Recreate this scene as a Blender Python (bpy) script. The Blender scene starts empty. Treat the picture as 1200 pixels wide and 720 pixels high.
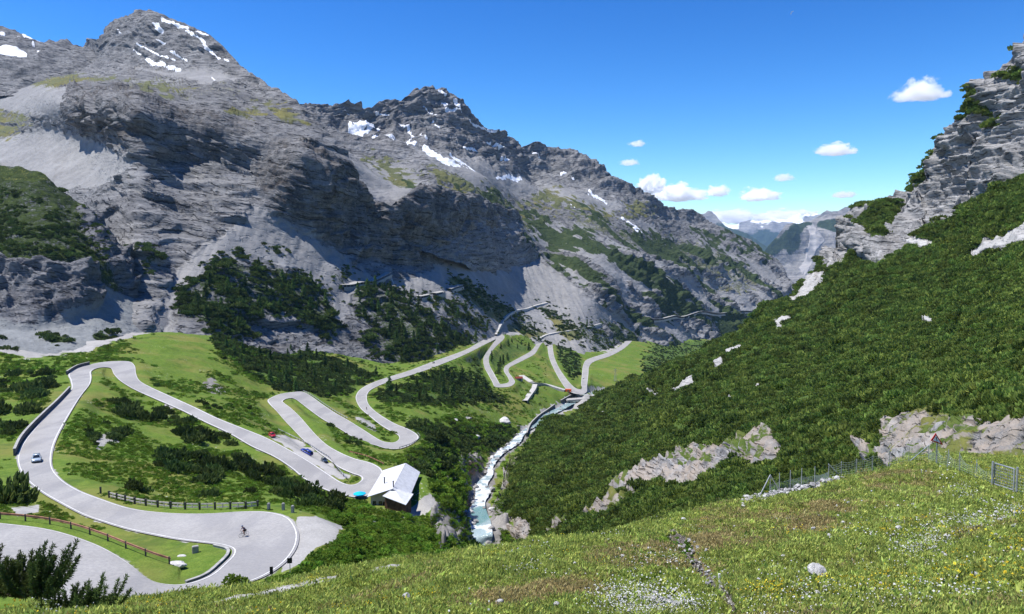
import bpy, bmesh, math, random
import numpy as np
from mathutils import Vector, Matrix, Euler
from mathutils.bvhtree import BVHTree

random.seed(7)
RNG = np.random.default_rng(11)
scene = bpy.context.scene
COL = scene.collection
R = math.radians

# ------------------------------------------------------------------ camera model (eye at the origin, looking along +Y)
FPX = 857.0
PITCH = math.atan(60.0 / FPX)
CP, SP = math.cos(PITCH), math.sin(PITCH)

def ray(px, py):
    a = (np.asarray(px, float) - 600.0) / FPX
    b = (360.0 - np.asarray(py, float)) / FPX
    dy = CP + b * SP
    dz = -SP + b * CP
    return a / dy, dz / dy            # x and z for one metre of Y

def P(px, py, Y):
    kx, kz = ray(px, py)
    Y = np.asarray(Y, float)
    return np.stack(np.broadcast_arrays(kx * Y, Y, kz * Y), -1)

def PZ(px, py, z):
    kx, kz = ray(px, py)
    return P(px, py, np.asarray(z, float) / kz)

def proj(p):
    p = np.asarray(p, float)
    c = p[..., 1] * CP - p[..., 2] * SP
    c = np.where(np.abs(c) < 1e-6, 1e-6, c)
    return 600 + FPX * p[..., 0] / c, 360 - FPX * (p[..., 1] * SP + p[..., 2] * CP) / c

# ------------------------------------------------------------------ numeric helpers
_perm = RNG.permutation(256)
_perm = np.concatenate([_perm, _perm, _perm])
_g = RNG.normal(size=(256, 3)); _g /= np.linalg.norm(_g, axis=1)[:, None]
_g = _g.astype(np.float32)

def pnoise(p):
    p = np.asarray(p, np.float64)
    i = np.floor(p).astype(np.int64)
    f = (p - i).astype(np.float32)
    i &= 255
    u = f * f * f * (f * (f * 6 - 15) + 10)
    out = np.zeros(len(p), np.float32)
    for dx in (0, 1):
        wx = u[:, 0] if dx else 1 - u[:, 0]
        hx = _perm[i[:, 0] + dx]
        for dy in (0, 1):
            wy = u[:, 1] if dy else 1 - u[:, 1]
            hy = _perm[hx + i[:, 1] + dy]
            for dz in (0, 1):
                wz = u[:, 2] if dz else 1 - u[:, 2]
                g = _g[_perm[hy + i[:, 2] + dz]]
                out += wx * wy * wz * (g[:, 0] * (f[:, 0] - dx) + g[:, 1] * (f[:, 1] - dy) + g[:, 2] * (f[:, 2] - dz))
    return out * 1.6

def fbm(p, scale, octv=4, gain=0.5, lac=2.03, off=0.0):
    q = np.asarray(p, float) / scale + off
    a, s = 1.0, np.zeros(len(q), np.float32)
    for _ in range(octv):
        s += a * pnoise(q)
        q = q * lac + 17.3
        a *= gain
    return s

def ridged(p, scale, octv=4, gain=0.5, off=0.0):
    q = np.asarray(p, float) / scale + off
    a, s = 1.0, np.zeros(len(q), np.float32)
    for _ in range(octv):
        s += a * (1 - 2 * np.abs(pnoise(q)))
        q = q * 2.03 + 9.1
        a *= gain
    return s

def sstep(a, b, x):
    t = np.clip((x - a) / (b - a), 0, 1)
    return t * t * (3 - 2 * t)

class TPS:
    def __init__(self, pts, val, lam=0.0):
        self.p = np.asarray(pts, float)
        n = len(self.p)
        self.c = self.p.mean(0); self.s = self.p.std() + 1e-9
        q = (self.p - self.c) / self.s
        K = self.ker(q, q) + np.eye(n) * lam
        A = np.zeros((n + 3, n + 3))
        A[:n, :n] = K; A[:n, n] = 1; A[:n, n + 1:] = q; A[n, :n] = 1; A[n + 1:, :n] = q.T
        b = np.zeros(n + 3); b[:n] = val
        self.w = np.linalg.lstsq(A, b, rcond=None)[0]
        self.q = q
    @staticmethod
    def ker(a, b):
        r2 = ((a[:, None, :] - b[None]) ** 2).sum(-1)
        return 0.5 * r2 * np.log(r2 + 1e-12)
    def __call__(self, x):
        x = (np.asarray(x, float) - self.c) / self.s
        out = np.empty(len(x))
        n = len(self.q)
        for k in range(0, len(x), 20000):
            xx = x[k:k + 20000]
            out[k:k + 20000] = self.ker(xx, self.q) @ self.w[:n] + self.w[n] + xx @ self.w[n + 1:]
        return out

def sdist(px, py, poly):
    """signed distance in photo pixels to a polygon, positive inside"""
    poly = np.asarray(poly, float)
    x0, y0 = poly.min(0) - 40; x1, y1 = poly.max(0) + 40
    out = np.full(px.shape, -40.0)
    m = (px > x0) & (px < x1) & (py > y0) & (py < y1)
    X, Y = px[m], py[m]
    if X.size == 0: return out
    d = np.full(X.shape, 1e9); ins = np.zeros(X.shape, bool)
    for (ax, ay), (bx, by) in zip(poly, np.roll(poly, -1, 0)):
        ex, ey = bx - ax, by - ay
        t = np.clip(((X - ax) * ex + (Y - ay) * ey) / (ex * ex + ey * ey + 1e-9), 0, 1)
        d = np.minimum(d, np.hypot(X - ax - t * ex, Y - ay - t * ey))
        c = ((ay > Y) != (by > Y)) & (X < (bx - ax) * (Y - ay) / (by - ay + 1e-12) + ax)
        ins ^= c
    out[m] = np.where(ins, d, -d)
    return out

def strokes(px, py, lines):
    """max over polylines of (half width - distance): positive inside a stroke"""
    out = np.full(px.shape, -40.0)
    for w, pts in lines:
        pts = np.asarray(pts, float)
        x0, y0 = pts.min(0) - 30; x1, y1 = pts.max(0) + 30
        m = (px > x0) & (px < x1) & (py > y0) & (py < y1)
        X, Y = px[m], py[m]
        if X.size == 0: continue
        d = np.full(X.shape, 1e9)
        if len(pts) == 1: d = np.hypot(X - pts[0, 0], Y - pts[0, 1])
        for (ax, ay), (bx, by) in zip(pts[:-1], pts[1:]):
            ex, ey = bx - ax, by - ay
            t = np.clip(((X - ax) * ex + (Y - ay) * ey) / (ex * ex + ey * ey + 1e-9), 0, 1)
            d = np.minimum(d, np.hypot(X - ax - t * ex, Y - ay - t * ey))
        out[m] = np.maximum(out[m], w - d)
    return out

def multi(px, py, polys):
    out = np.full(px.shape, -40.0)
    for q in polys: out = np.maximum(out, sdist(px, py, q))
    return out

# ------------------------------------------------------------------ object helpers
def tag(o, label=None, cat=None, group=None, kind=None):
    if label: o['label'] = label
    if cat: o['category'] = cat
    if group: o['group'] = group
    if kind: o['kind'] = kind
    return o

def link(o, parent=None):
    COL.objects.link(o)
    if parent is not None: o.parent = parent
    return o

def empty(name, loc=(0, 0, 0), rz=0.0):
    o = bpy.data.objects.new(name, None)
    o.empty_display_size = 0.2
    o.location = loc; o.rotation_euler = (0, 0, rz)
    COL.objects.link(o)
    return o

def mesh_np(name, verts, faces, smooth=True):
    """verts (N,3), faces (M,4) or (M,3)"""
    verts = np.asarray(verts, np.float32); faces = np.asarray(faces, np.int32)
    me = bpy.data.meshes.new(name)
    k = faces.shape[1]
    me.vertices.add(len(verts)); me.vertices.foreach_set('co', verts.ravel())
    me.loops.add(faces.size); me.loops.foreach_set('vertex_index', faces.ravel())
    me.polygons.add(len(faces))
    me.polygons.foreach_set('loop_start', np.arange(0, faces.size, k, dtype=np.int32))
    me.polygons.foreach_set('loop_total', np.full(len(faces), k, np.int32))
    me.update(calc_edges=True)
    me.polygons.foreach_set('use_smooth', np.full(len(faces), smooth))
    return me

def grid_faces(nr, nc):
    r, c = np.meshgrid(np.arange(nr - 1), np.arange(nc - 1), indexing='ij')
    a = (r * nc + c).ravel()
    return np.stack([a, a + 1, a + nc + 1, a + nc], 1)

def fattr(me, name, val):
    at = me.attributes.new(name, 'FLOAT', 'POINT')
    at.data.foreach_set('value', np.asarray(val, np.float32).ravel())

class MB:
    """collects simple shapes and links them as ONE mesh object"""
    def __init__(self): self.bm = bmesh.new()
    def box(self, c, s, rz=0, ry=0, rx=0, bev=0):
        m = Matrix.Translation(c) @ Euler((rx, ry, rz)).to_matrix().to_4x4() @ Matrix.Diagonal((s[0], s[1], s[2], 1))
        r = bmesh.ops.create_cube(self.bm, size=1, matrix=m)
        if bev:
            es = list({e for v in r['verts'] for e in v.link_edges})
            bmesh.ops.bevel(self.bm, geom=es, offset=bev, segments=2, affect='EDGES', clamp_overlap=True)
        return self
    def hull(self, pts, faces):
        vs = [self.bm.verts.new(p) for p in pts]
        for f in faces: self.bm.faces.new([vs[i] for i in f])
        return self
    def tube(self, pts, rad, n=8, cap=True):
        pts = [Vector(p) for p in pts]
        rad = rad if isinstance(rad, (list, tuple)) else [rad] * len(pts)
        rings = []
        for i, p in enumerate(pts):
            t = (pts[min(i + 1, len(pts) - 1)] - pts[max(i - 1, 0)]).normalized()
            a = t.orthogonal().normalized() if abs(t.z) > 0.95 else t.cross(Vector((0, 0, 1))).normalized()
            b = t.cross(a)
            rings.append([self.bm.verts.new(p + (a * math.cos(2 * math.pi * k / n) + b * math.sin(2 * math.pi * k / n)) * rad[i]) for k in range(n)])
        for A, B in zip(rings[:-1], rings[1:]):
            for k in range(n): self.bm.faces.new((A[k], A[(k + 1) % n], B[(k + 1) % n], B[k]))
        if cap:
            self.bm.faces.new(list(reversed(rings[0]))); self.bm.faces.new(rings[-1])
        return self
    def disc(self, c, r, axis, th, n=20):
        axis = Vector(axis).normalized(); c = Vector(c)
        return self.tube([c - axis * th / 2, c + axis * th / 2], r, n)
    def build(self, name, mat, parent=None, smooth=False, loc=None):
        me = bpy.data.meshes.new(name)
        bmesh.ops.recalc_face_normals(self.bm, faces=self.bm.faces)
        self.bm.to_mesh(me); self.bm.free()
        if smooth:
            for p in me.polygons: p.use_smooth = True
        me.materials.append(mat)
        o = bpy.data.objects.new(name, me)
        if loc is not None: o.location = loc
        return link(o, parent)

def dup(root, loc=None, rz=None, scale=None):
    r = root.copy(); COL.objects.link(r)
    if loc is not None: r.location = loc
    if rz is not None: r.rotation_euler = (0, 0, rz)
    if scale is not None: r.scale = scale
    for ch in list(root.children):
        c = ch.copy(); COL.objects.link(c); c.parent = r
        for g in ch.children:
            d = g.copy(); COL.objects.link(d); d.parent = c
    return r

# ------------------------------------------------------------------ materials
class NT:
    def __init__(self, name):
        self.m = bpy.data.materials.new(name); self.m.use_nodes = True
        self.t = self.m.node_tree; self.t.nodes.clear()
        self.out = self.t.nodes.new('ShaderNodeOutputMaterial')
    def n(self, typ, **kw):
        x = self.t.nodes.new('ShaderNode' + typ)
        for k, v in kw.items():
            if k in x.inputs.keys() if isinstance(k, str) else False: pass
            setattr(x, k, v)
        return x
    def l(self, a, b): self.t.links.new(a, b)
    def val(self, sock, v):
        if isinstance(v, bpy.types.NodeSocket): self.l(v, sock)
        elif isinstance(v, (tuple, list)) and len(v) == 3 and sock.type == 'RGBA': sock.default_value = (*v, 1)
        else: sock.default_value = v
    def coord(self, which='Object'):
        return self.n('TexCoord').outputs[which]
    def mapping(self, vec, scale=(1, 1, 1), rot=(0, 0, 0), loc=(0, 0, 0)):
        x = self.n('Mapping'); self.l(vec, x.inputs[0])
        x.inputs['Location'].default_value = loc; x.inputs['Rotation'].default_value = rot; x.inputs['Scale'].default_value = scale
        return x.outputs[0]
    def noise(self, vec, scale, detail=4, rough=0.55, dist=0.0, out='Fac'):
        x = self.n('TexNoise'); self.l(vec, x.inputs['Vector'])
        x.inputs['Scale'].default_value = scale; x.inputs['Detail'].default_value = detail
        x.inputs['Roughness'].default_value = rough; x.inputs['Distortion'].default_value = dist
        return x.outputs[out]
    def voro(self, vec, scale, feature='F1', out='Distance', rnd=1.0):
        x = self.n('TexVoronoi'); x.feature = feature; self.l(vec, x.inputs['Vector'])
        x.inputs['Scale'].default_value = scale; x.inputs['Randomness'].default_value = rnd
        return x.outputs[out]
    def ramp(self, fac, stops, interp='LINEAR'):
        x = self.n('ValToRGB'); self.l(fac, x.inputs[0]); cr = x.color_ramp; cr.interpolation = interp
        while len(cr.elements) < len(stops): cr.elements.new(0.5)
        for e, (p, c) in zip(cr.elements, stops):
            e.position = p
            e.color = (*c, 1) if isinstance(c, (tuple, list)) else (c, c, c, 1)
        return x.outputs[0]
    def math(self, op, a, b=0.0, c=None, clamp=False):
        x = self.n('Math'); x.operation = op; x.use_clamp = clamp
        self.val(x.inputs[0], a); self.val(x.inputs[1], b)
        if c is not None: self.val(x.inputs[2], c)
        return x.outputs[0]
    def mr(self, v, a, b, c=0.0, d=1.0):
        x = self.n('MapRange'); x.interpolation_type = 'SMOOTHSTEP'
        self.val(x.inputs[0], v)
        for k, q in enumerate((a, b, c, d)): x.inputs[k + 1].default_value = q
        return x.outputs[0]
    def mix(self, f, a, b, mode='MIX'):
        x = self.n('Mix'); x.data_type = 'RGBA'; x.blend_type = mode
        self.val(x.inputs[0], f); self.val(x.inputs[6], a); self.val(x.inputs[7], b)
        return x.outputs[2]
    def attr(self, name, out='Fac'):
        x = self.n('Attribute'); x.attribute_name = name
        return x.outputs[out]
    def bump(self, h, strength=0.5, dist=1.0, nrm=None):
        x = self.n('Bump'); x.inputs['Strength'].default_value = strength; x.inputs['Distance'].default_value = dist
        self.l(h, x.inputs['Height'])
        if nrm is not None: self.l(nrm, x.inputs['Normal'])
        return x.outputs[0]
    def bsdf(self, col, rough=0.9, spec=0.2, metal=0.0, nrm=None, **kw):
        x = self.n('BsdfPrincipled')
        self.val(x.inputs['Base Color'], col); self.val(x.inputs['Roughness'], rough)
        x.inputs['Specular IOR Level'].default_value = spec; x.inputs['Metallic'].default_value = metal
        if nrm is not None: self.l(nrm, x.inputs['Normal'])
        for k, v in kw.items(): x.inputs[k.replace('_', ' ')].default_value = v
        return x.outputs[0]
    def done(self, sh):
        self.l(sh, self.out.inputs['Surface']); return self.m

def plain(name, col, rough=0.6, spec=0.3, metal=0.0, var=0.12, scale=3.0, **kw):
    t = NT(name); v = t.coord('Object')
    n = t.noise(v, scale, 5, 0.6)
    k = t.mr(n, 0.3, 0.7, 1 - var, 1 + var)
    x = t.n('VectorMath'); x.operation = 'SCALE'
    x.inputs[0].default_value = col; t.l(k, x.inputs['Scale'])
    return t.done(t.bsdf(x.outputs[0], rough, spec, metal, **kw))
# ------------------------------------------------------------------ ROAD DATA: (z, edge1 px, edge2 px), descending into the valley
ROAD = [
(-33.0,(-90,606),(-90,672)),(-33.3,(0,613),(0,690)),(-33.8,(60,621),(60,702)),(-34.3,(110,637),(115,712)),
(-34.8,(145,656),(165,716)),(-35.3,(175,679),(215,707)),(-35.6,(200,685),(245,698)),(-35.8,(222,683),(275,688)),
(-36.0,(245,674),(305,678)),(-36.2,(262,660),(328,665)),(-36.5,(271,650),(343,650)),(-36.8,(270,643),(350,635)),
(-37.2,(255,638.5),(349,620)),(-37.6,(235,636),(338,606)),(-38.0,(210,633),(315,600)),(-38.4,(185,628.5),(285,599.5)),
(-39.0,(150,621),(240,602)),(-39.6,(120,612),(195,601)),(-40.2,(95,603),(155,596)),(-41.0,(70,590),(120,585)),
(-41.8,(48,577),(92,574)),(-42.6,(30,562),(72,561)),(-43.3,(21,547),(62,547)),(-44.2,(20,533),(62,530)),
(-45.0,(27,518),(67,514)),(-46.0,(39,503),(75,498)),(-47.3,(54,487),(85,480)),(-48.6,(69,472),(95,464)),
(-50.0,(83,457),(105,451)),(-51.0,(82,446),(107.5,443)),(-51.6,(80,438.5),(107,436.5)),(-52.0,(91,431.5),(109,433.8)),
(-52.4,(105,427.5),(114,431.6)),(-52.8,(120,424.5),(121,430.6)),(-53.2,(138,423.3),(128,431)),(-53.6,(152,424),(131,433)),
(-54.0,(158,429),(133,438)),(-54.4,(159.5,438),(139,445)),(-54.9,(163.5,446),(149,452)),(-55.5,(175,453),(160,458)),
(-56.5,(198,463.5),(180,467)),(-58.0,(230,478),(212,481)),(-59.3,(255,490),(238,494)),(-60.8,(285,502),(268,508)),
(-62.0,(312,513),(294,523)),(-63.0,(335,525),(320,535)),(-64.0,(360,539),(340,548)),(-65.0,(383,554),(357,562)),
(-65.6,(398,564),(378,573)),(-66.0,(409,568),(400,580)),(-66.2,(416,567.5),(423,583)),(-66.5,(421,565),(437,576)),
(-66.8,(423.5,561.5),(448,563)),(-67.2,(421,558),(448,551)),(-67.8,(411,554.5),(436,543)),(-68.4,(397,548),(416,537.5)),
(-69.0,(388,541),(400,531)),(-69.8,(375,532),(384,522)),(-70.6,(364,523),(372,511.5)),(-71.4,(353,513.5),(362,500.5)),
(-72.3,(344,504),(352,489)),(-73.3,(333.5,493),(341,478.5)),(-74.3,(324,482),(333,472.5)),
(-75.2,(313.5,471),(331.5,470.3)),(-75.7,(317,466.5),(334,468.2)),(-76.2,(328,462),(338,467)),(-76.6,(342,459.7),(342.5,466.8)),
(-77.0,(355,459.3),(347,468.5)),(-77.6,(364,464),(353,473)),(-78.4,(378,474),(364,481.5)),(-79.3,(393,484),(378,491.5)),
(-80.2,(407,492),(395,501)),(-81.2,(424,502.5),(412,511.5)),(-82.1,(438,511.5),(428,518.5)),(-82.7,(448,517),(440,522)),
(-83.2,(458,518.7),(453,525.8)),(-83.7,(464,517.7),(468,526)),(-84.2,(467.5,514.5),(482,521)),(-84.6,(467,511),(490.5,514)),
(-85.0,(463,508),(488,508.5)),(-85.5,(455,504),(478,502.7)),(-86.3,(444,497),(463,496.5)),(-87.3,(433,488),(449,488.5)),
(-88.5,(422.5,479),(438,480.5)),(-89.7,(417.5,470),(431.5,473)),(-91.0,(417,464),(430,465)),(-92.3,(421,457.5),(433,458.5)),
(-93.8,(430,451.5),(442,453)),(-95.2,(442,446.5),(458,446.7)),(-97.0,(460,440.5),(478,440.7)),(-99.0,(480,434.3),(497,434.6)),
(-101.5,(505,424.8),(520,426)),(-104,(530,416),(540,417.8)),(-106.5,(548,409),(554,411.2)),(-109,(560,402),(566,405)),
(-111,(570,396.5),(575,400.5)),(-112,(576,393.5),(580,398)),(-112.6,(584,391),(580.5,397.5)),(-113.2,(590.5,393.5),(580,399)),
(-114,(590,398),(577,403.5)),(-116,(580.5,407),(571.5,411)),(-118,(573.5,417),(566.5,420)),(-120,(573.5,427),(567.5,430)),
(-122,(578.5,437),(571.5,438)),(-124,(583.5,446),(576.5,447)),(-125,(586,450),(580,453.2)),(-125.6,(590.5,449.8),(590,454)),
(-126,(595,448.6),(599,452.5)),(-126.6,(596.5,446),(603.5,448)),(-127.4,(594.5,441.5),(601,443)),(-128.4,(590.5,435),(596,436)),
(-129.4,(592,429),(597,431)),(-130.5,(600,424),(603,427.5)),(-132,(611,418),(615,421.5)),(-133.5,(622,411.5),(626.5,415)),
(-135,(628,404),(632,406.5)),(-136.5,(630.5,397.5),(636,401)),(-137.5,(633,393.5),(638,399.5)),(-138,(640,392.5),(640.5,399.7)),
(-138.6,(646.5,396.5),(641.5,401.5)),(-140,(647.5,405),(641.5,406.5)),(-142,(649.5,418),(643.5,419)),(-144,(655,431),(649,432.5)),
(-146,(664.5,445),(657,447)),(-147.5,(673,454),(665,457.5)),(-148.5,(680,456.5),(677,462)),(-149.2,(682,454.5),(687,460)),
(-150,(681,450),(688,452)),(-152,(682,439),(689.5,439)),(-154,(683.5,428),(690.5,429.5)),(-156,(689,421),(697,423.5)),
(-159,(711,413.5),(716,417)),(-163,(726,406),(730.5,409)),(-167,(735,398),(740,400.5)),(-170,(739,391),(744,393.5)),
]

def catmull(pts, sub):
    pts = np.asarray(pts, float)
    e = np.vstack([2 * pts[0] - pts[1], pts, 2 * pts[-1] - pts[-2]])
    out = []
    for i in range(1, len(e) - 2):
        t = np.linspace(0, 1, sub, endpoint=False)[:, None]
        a, b, c, d = e[i - 1], e[i], e[i + 1], e[i + 2]
        out.append(0.5 * (2 * b + (c - a) * t + (2 * a - 5 * b + 4 * c - d) * t ** 2 + (3 * b - a - 3 * c + d) * t ** 3))
    return np.vstack(out + [pts[-1:]])

ROAD_E1 = PZ([r[1][0] for r in ROAD], [r[1][1] for r in ROAD], [r[0] for r in ROAD])
ROAD_E2 = PZ([r[2][0] for r in ROAD], [r[2][1] for r in ROAD], [r[0] for r in ROAD])
RE1, RE2 = catmull(ROAD_E1, 6), catmull(ROAD_E2, 6)
# widen where the two smoothed edges come too close to make a lane
RC = (RE1 + RE2) / 2
ROAD_HALF = np.linalg.norm(RE1 - RE2, axis=1) / 2

STREAM = np.array([(567,640,255,6.5),(565,625,258,7.5),(562,612,273,8.6),(559,600,293,8),(562,588,313,5),(566,577,335,7),(565,567,356,5.6),(574,556,383,3.6),(575,547,402,3),(580,538,424,4),(588,529,452,5),(597,524,470,5),
 (604,518,500,7),(611,509,540,5),(622,501,580,5),(632,496,615,7.5),(641,487,662,9),(655,480,705,8),(668,473,760,9),(688,463,828,10),(720,455,900,12)], float)
STREAM_C = P(STREAM[:, 0], STREAM[:, 1], STREAM[:, 2])

# ------------------------------------------------------------------ VALLEY height field  z(x/Y, ln Y)
vp = []
for e in (ROAD_E1, ROAD_E2): vp += [tuple(q - (0, 0, 0.3)) for q in e]
def addz(lst):
    for px, py, z in lst: vp.append(tuple(PZ(px, py, z)))
def addy(lst):
    for px, py, Y in lst: vp.append(tuple(P(px, py, Y)))
addz([(0,470,-51),(-60,560,-42),(0,560,-43),(0,500,-47),(-60,520,-46),(0,440,-52),(40,450,-52),(-90,440,-50),
 (100,480,-51),(150,500,-53.5),(120,540,-46),(200,540,-54),(250,570,-51),(300,560,-58),(340,580,-58),(300,590,-46),(200,585,-45),(380,595,-52),
 (0,600,-36.5),(60,605,-37),(120,630,-37),(180,650,-36.8),(230,660,-36.6),
 (240,395,-62),(230,430,-60.5),(200,440,-58.5),(270,440,-66),(250,465,-62),(300,475,-68),(300,500,-64),(350,430,-84),(400,440,-90),(420,430,-92),(330,415,-80),
 (280,405,-70),(380,455,-84),(345,475,-75),(390,500,-77),(430,515,-80),(440,535,-73),(415,525,-73),(350,520,-66),(390,548,-66.5),(405,556,-67),
 (380,618,-37.3),(395,625,-37.6),(370,645,-37),(350,662,-36.6),(400,660,-38),(450,650,-43),(500,640,-52),(535,640,-72),(420,625,-46),(470,620,-57),(515,625,-72),
 (440,590,-66.6),(470,595,-67),(497,586,-67.5),(490,605,-68.5),(455,570,-66.8),(495,560,-71),(515,600,-80),(540,605,-93),(535,565,-90),(510,540,-85),(540,540,-103),
 (520,512,-93),(560,505,-112),(500,485,-97),(590,488,-126),(540,470,-110),(620,470,-137),(600,460,-133),(560,445,-118),(650,462,-146),(480,460,-98),(520,450,-108),
 (545,425,-112),(610,435,-133),(630,430,-137),(630,450,-140),(720,440,-156),(715,455,-157),(745,440,-160),(680,425,-150),(665,415,-148)])
for s, c in zip(STREAM, STREAM_C):
    vp.append((c[0] - s[3] * .5, c[1], c[2] - .8)); vp.append((c[0] + s[3] * .5, c[1], c[2] - .8))
VFOOT = [(-90,414,360),(0,411,370),(60,413,385),(110,400,430),(180,388,520),(250,388,558),(300,407,580),(350,413,615),(400,416,660),(450,426,690),
 (500,421,740),(545,404,880),(575,390,1040),(605,386,1180),(640,388,1235),(680,412,1150),(715,408,1290),(745,389,1600),(800,412,1500),(850,402,1700)]
addz([(600,392,-117),(606,400,-126),(598,408,-125),(588,415,-123),(588,425,-125),(612,392,-122)])
for X_, Y_ in [(-41,183),(-41,200),(-41,218),(-33,219),(-24,218),(-22,200),(-33,200),(-20,188)]: vp.append((X_, Y_, -67.3))
vp += [(-36,182,-65.4),(-31,180.5,-64.5),(-25,180,-64.9),(-33,172,-62.8)]
addy(VFOOT)
for px, py, Y in VFOOT:
    q = P(px, py, Y); vp.append((q[0] * 1.3, q[1] * 1.3, q[2] - 15)); vp.append((q[0] * 2.0, q[1] * 2.0, q[2] - 60))
vp += [(45,260,-112),(60,330,-128),(70,430,-140),(110,600,-165),(220,800,-185),(60,150,-95),(100,100,-80),(150,300,-150),(300,600,-200),(40,80,-52),(0,60,-38),(80,60,-60),
 (-20,55,-36),(-45,50,-33.5),(-70,50,-32.6),(300,1000,-200),(500,1500,-230),(20,120,-66),(30,170,-84),(400,2200,-240),(-300,2200,-160),(5,200,-92)]
vp = np.array(vp)
vdom = np.stack([vp[:, 0] / vp[:, 1] * 1.6, np.log(vp[:, 1])], 1)
VT = TPS(vdom, vp[:, 2], lam=2e-5)

def dist_path(x, y, C, W):
    """min over path of (distance - half width); also the interpolated z there"""
    best = np.full(len(x), 1e9); zz = np.zeros(len(x))
    A, B = C[:-1], C[1:]
    ex, ey = B[:, 0] - A[:, 0], B[:, 1] - A[:, 1]
    L2 = ex * ex + ey * ey + 1e-9
    lo = np.minimum(A, B); hi = np.maximum(A, B)
    for i in range(len(A)):
        pad = 16 + W[i]
        m = np.nonzero((x > lo[i, 0] - pad) & (x < hi[i, 0] + pad) & (y > lo[i, 1] - pad) & (y < hi[i, 1] + pad))[0]
        if m.size == 0: continue
        X, Y = x[m], y[m]
        t = np.clip(((X - A[i, 0]) * ex[i] + (Y - A[i, 1]) * ey[i]) / L2[i], 0, 1)
        d = np.hypot(X - A[i, 0] - t * ex[i], Y - A[i, 1] - t * ey[i]) - (W[i] + t * (W[i + 1] - W[i]))
        k = d < best[m]
        best[m[k]] = d[k]; zz[m[k]] = (A[i, 2] + t * (B[i, 2] - A[i, 2]))[k]
    return best, zz

def ribbon_faces(n, nc): return grid_faces(n, nc)
_tt = np.linspace(0, 1, 5)[None, :, None]
ROADV = (RE1[:, None] * (1 - _tt) + RE2[:, None] * _tt).reshape(-1, 3)
ROADF = grid_faces(len(RE1), 5)
_tri = np.vstack([ROADF[:, [0, 1, 2]], ROADF[:, [0, 2, 3]]])
BV2 = BVHTree.FromPolygons([(q[0], q[1], 0.0) for q in ROADV], [tuple(f) for f in _tri])
def road_exact(x, y):
    d = np.empty(len(x)); z = np.empty(len(x))
    for i in range(len(x)):
        loc, n, fi, dist = BV2.find_nearest(Vector((x[i], y[i], 0.0)))
        a, b, c = ROADV[_tri[fi]]
        l = loc
        det = (b[1] - c[1]) * (a[0] - c[0]) + (c[0] - b[0]) * (a[1] - c[1])
        if abs(det) < 1e-9: w1 = w2 = 1 / 3
        else:
            w1 = ((b[1] - c[1]) * (l[0] - c[0]) + (c[0] - b[0]) * (l[1] - c[1])) / det
            w2 = ((c[1] - a[1]) * (l[0] - c[0]) + (a[0] - c[0]) * (l[1] - c[1])) / det
        d[i] = dist; z[i] = w1 * a[2] + w2 * b[2] + (1 - w1 - w2) * c[2]
    return d, z

def build_valley():
    pxs = np.arange(-110, 836, 1.6)
    lny = np.arange(math.log(44), math.log(2300), .0046)
    U, LY = np.meshgrid((pxs - 600) / FPX / CP, lny)      # rows: distance
    Y = np.exp(LY); X = U * Y
    z = VT(np.stack([U.ravel() * 1.6, LY.ravel()], 1))
    p = np.stack([X.ravel(), Y.ravel(), z], 1)
    dr, zr = dist_path(p[:, 0], p[:, 1], RC, ROAD_HALF)
    kk = np.nonzero(dr < 8)[0]
    dr[kk], zr[kk] = road_exact(p[kk, 0], p[kk, 1])
    ds, zs = dist_path(p[:, 0], p[:, 1], STREAM_C, STREAM[:, 3] * .5)
    n1 = fbm(p, 26, 4); n2 = fbm(p, 5, 3, off=3.3)
    px, py = proj(p)
    rocky = sstep(-3, 3, multi(px, py, [[(528,540),(560,535),(575,560),(560,600),(545,640),(520,650),(505,610),(520,590)],[(575,600),(600,560),(612,540),(595,620),(575,640)],
        [(530,600),(545,600),(552,640),(535,640)]]) + 5 * n2)
    d = 1.3 * n1 + .35 * n2 + rocky * 3.2 * ridged(p, 16, 4)
    far = sstep(0, 9, np.minimum(dr, ds * 1.5))
    z2 = z + d * far
    # road bench and stream bed
    w = sstep(1.0, 7.0, dr)
    gap_ = np.clip(p[:, 1] / 700, .10, .35)
    z2 = np.where(dr < 7, (zr - gap_) * (1 - w) + z2 * w, z2)
    z2 = np.where(dr < 1.0, np.minimum(z2, zr - gap_), z2)
    w = sstep(0.0, 5.0, ds)
    z2 = np.where(ds < 5, np.minimum(z2, (zs - .7)) * (1 - w) + z2 * w, z2)
    p[:, 2] = z2
    me = mesh_np('valley', p, grid_faces(*U.shape)[:, ::-1])
    nz = fbm(p, 9, 4, off=7.7)
    px, py = proj(p)
    e = lambda polys, k=4.: np.clip(.5 + (multi(px, py, polys) + k * nz) / 5, 0, 1)
    scree = np.maximum(e(SC_VAL), .62 * np.clip(1 - dr / 1.2, 0, 1) * np.clip(.6 + nz, 0, 1) * (p[:, 1] < 260))
    bank = np.clip(1.25 - ds / np.where(p[:, 1] < 560, 2.6, 5) + .8 * nz, 0, 1)
    scree = np.maximum(scree, np.where(p[:, 1] < 560, 0, bank)); rocky = np.maximum(rocky, np.where(p[:, 1] < 560, bank, 0))
    shrub = e(SH_VAL)
    fattr(me, 'scree', scree); fattr(me, 'shrub', .55 * shrub * (1 - scree)); fattr(me, 'rock', np.clip(rocky + np.clip(.5 + (multi(px, py, RK_VAL) + 3 * nz) / 4, 0, 1), 0, 1))
    fattr(me, 'snow', np.zeros(len(p))); fattr(me, 'grass', np.ones(len(p)))
    fattr(me, 'ochre', np.clip(.5 + (multi(px, py, OCHRE) + 3 * nz) / 3, 0, 1))
    o = bpy.data.objects.new('terrain', me); link(o); tag(o, 'green valley floor and meadows under the hairpin road', 'terrain', kind='structure')
    o['px'] = 0
    del o['px']
    return o, p, U.shape, pxs, lny

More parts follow.
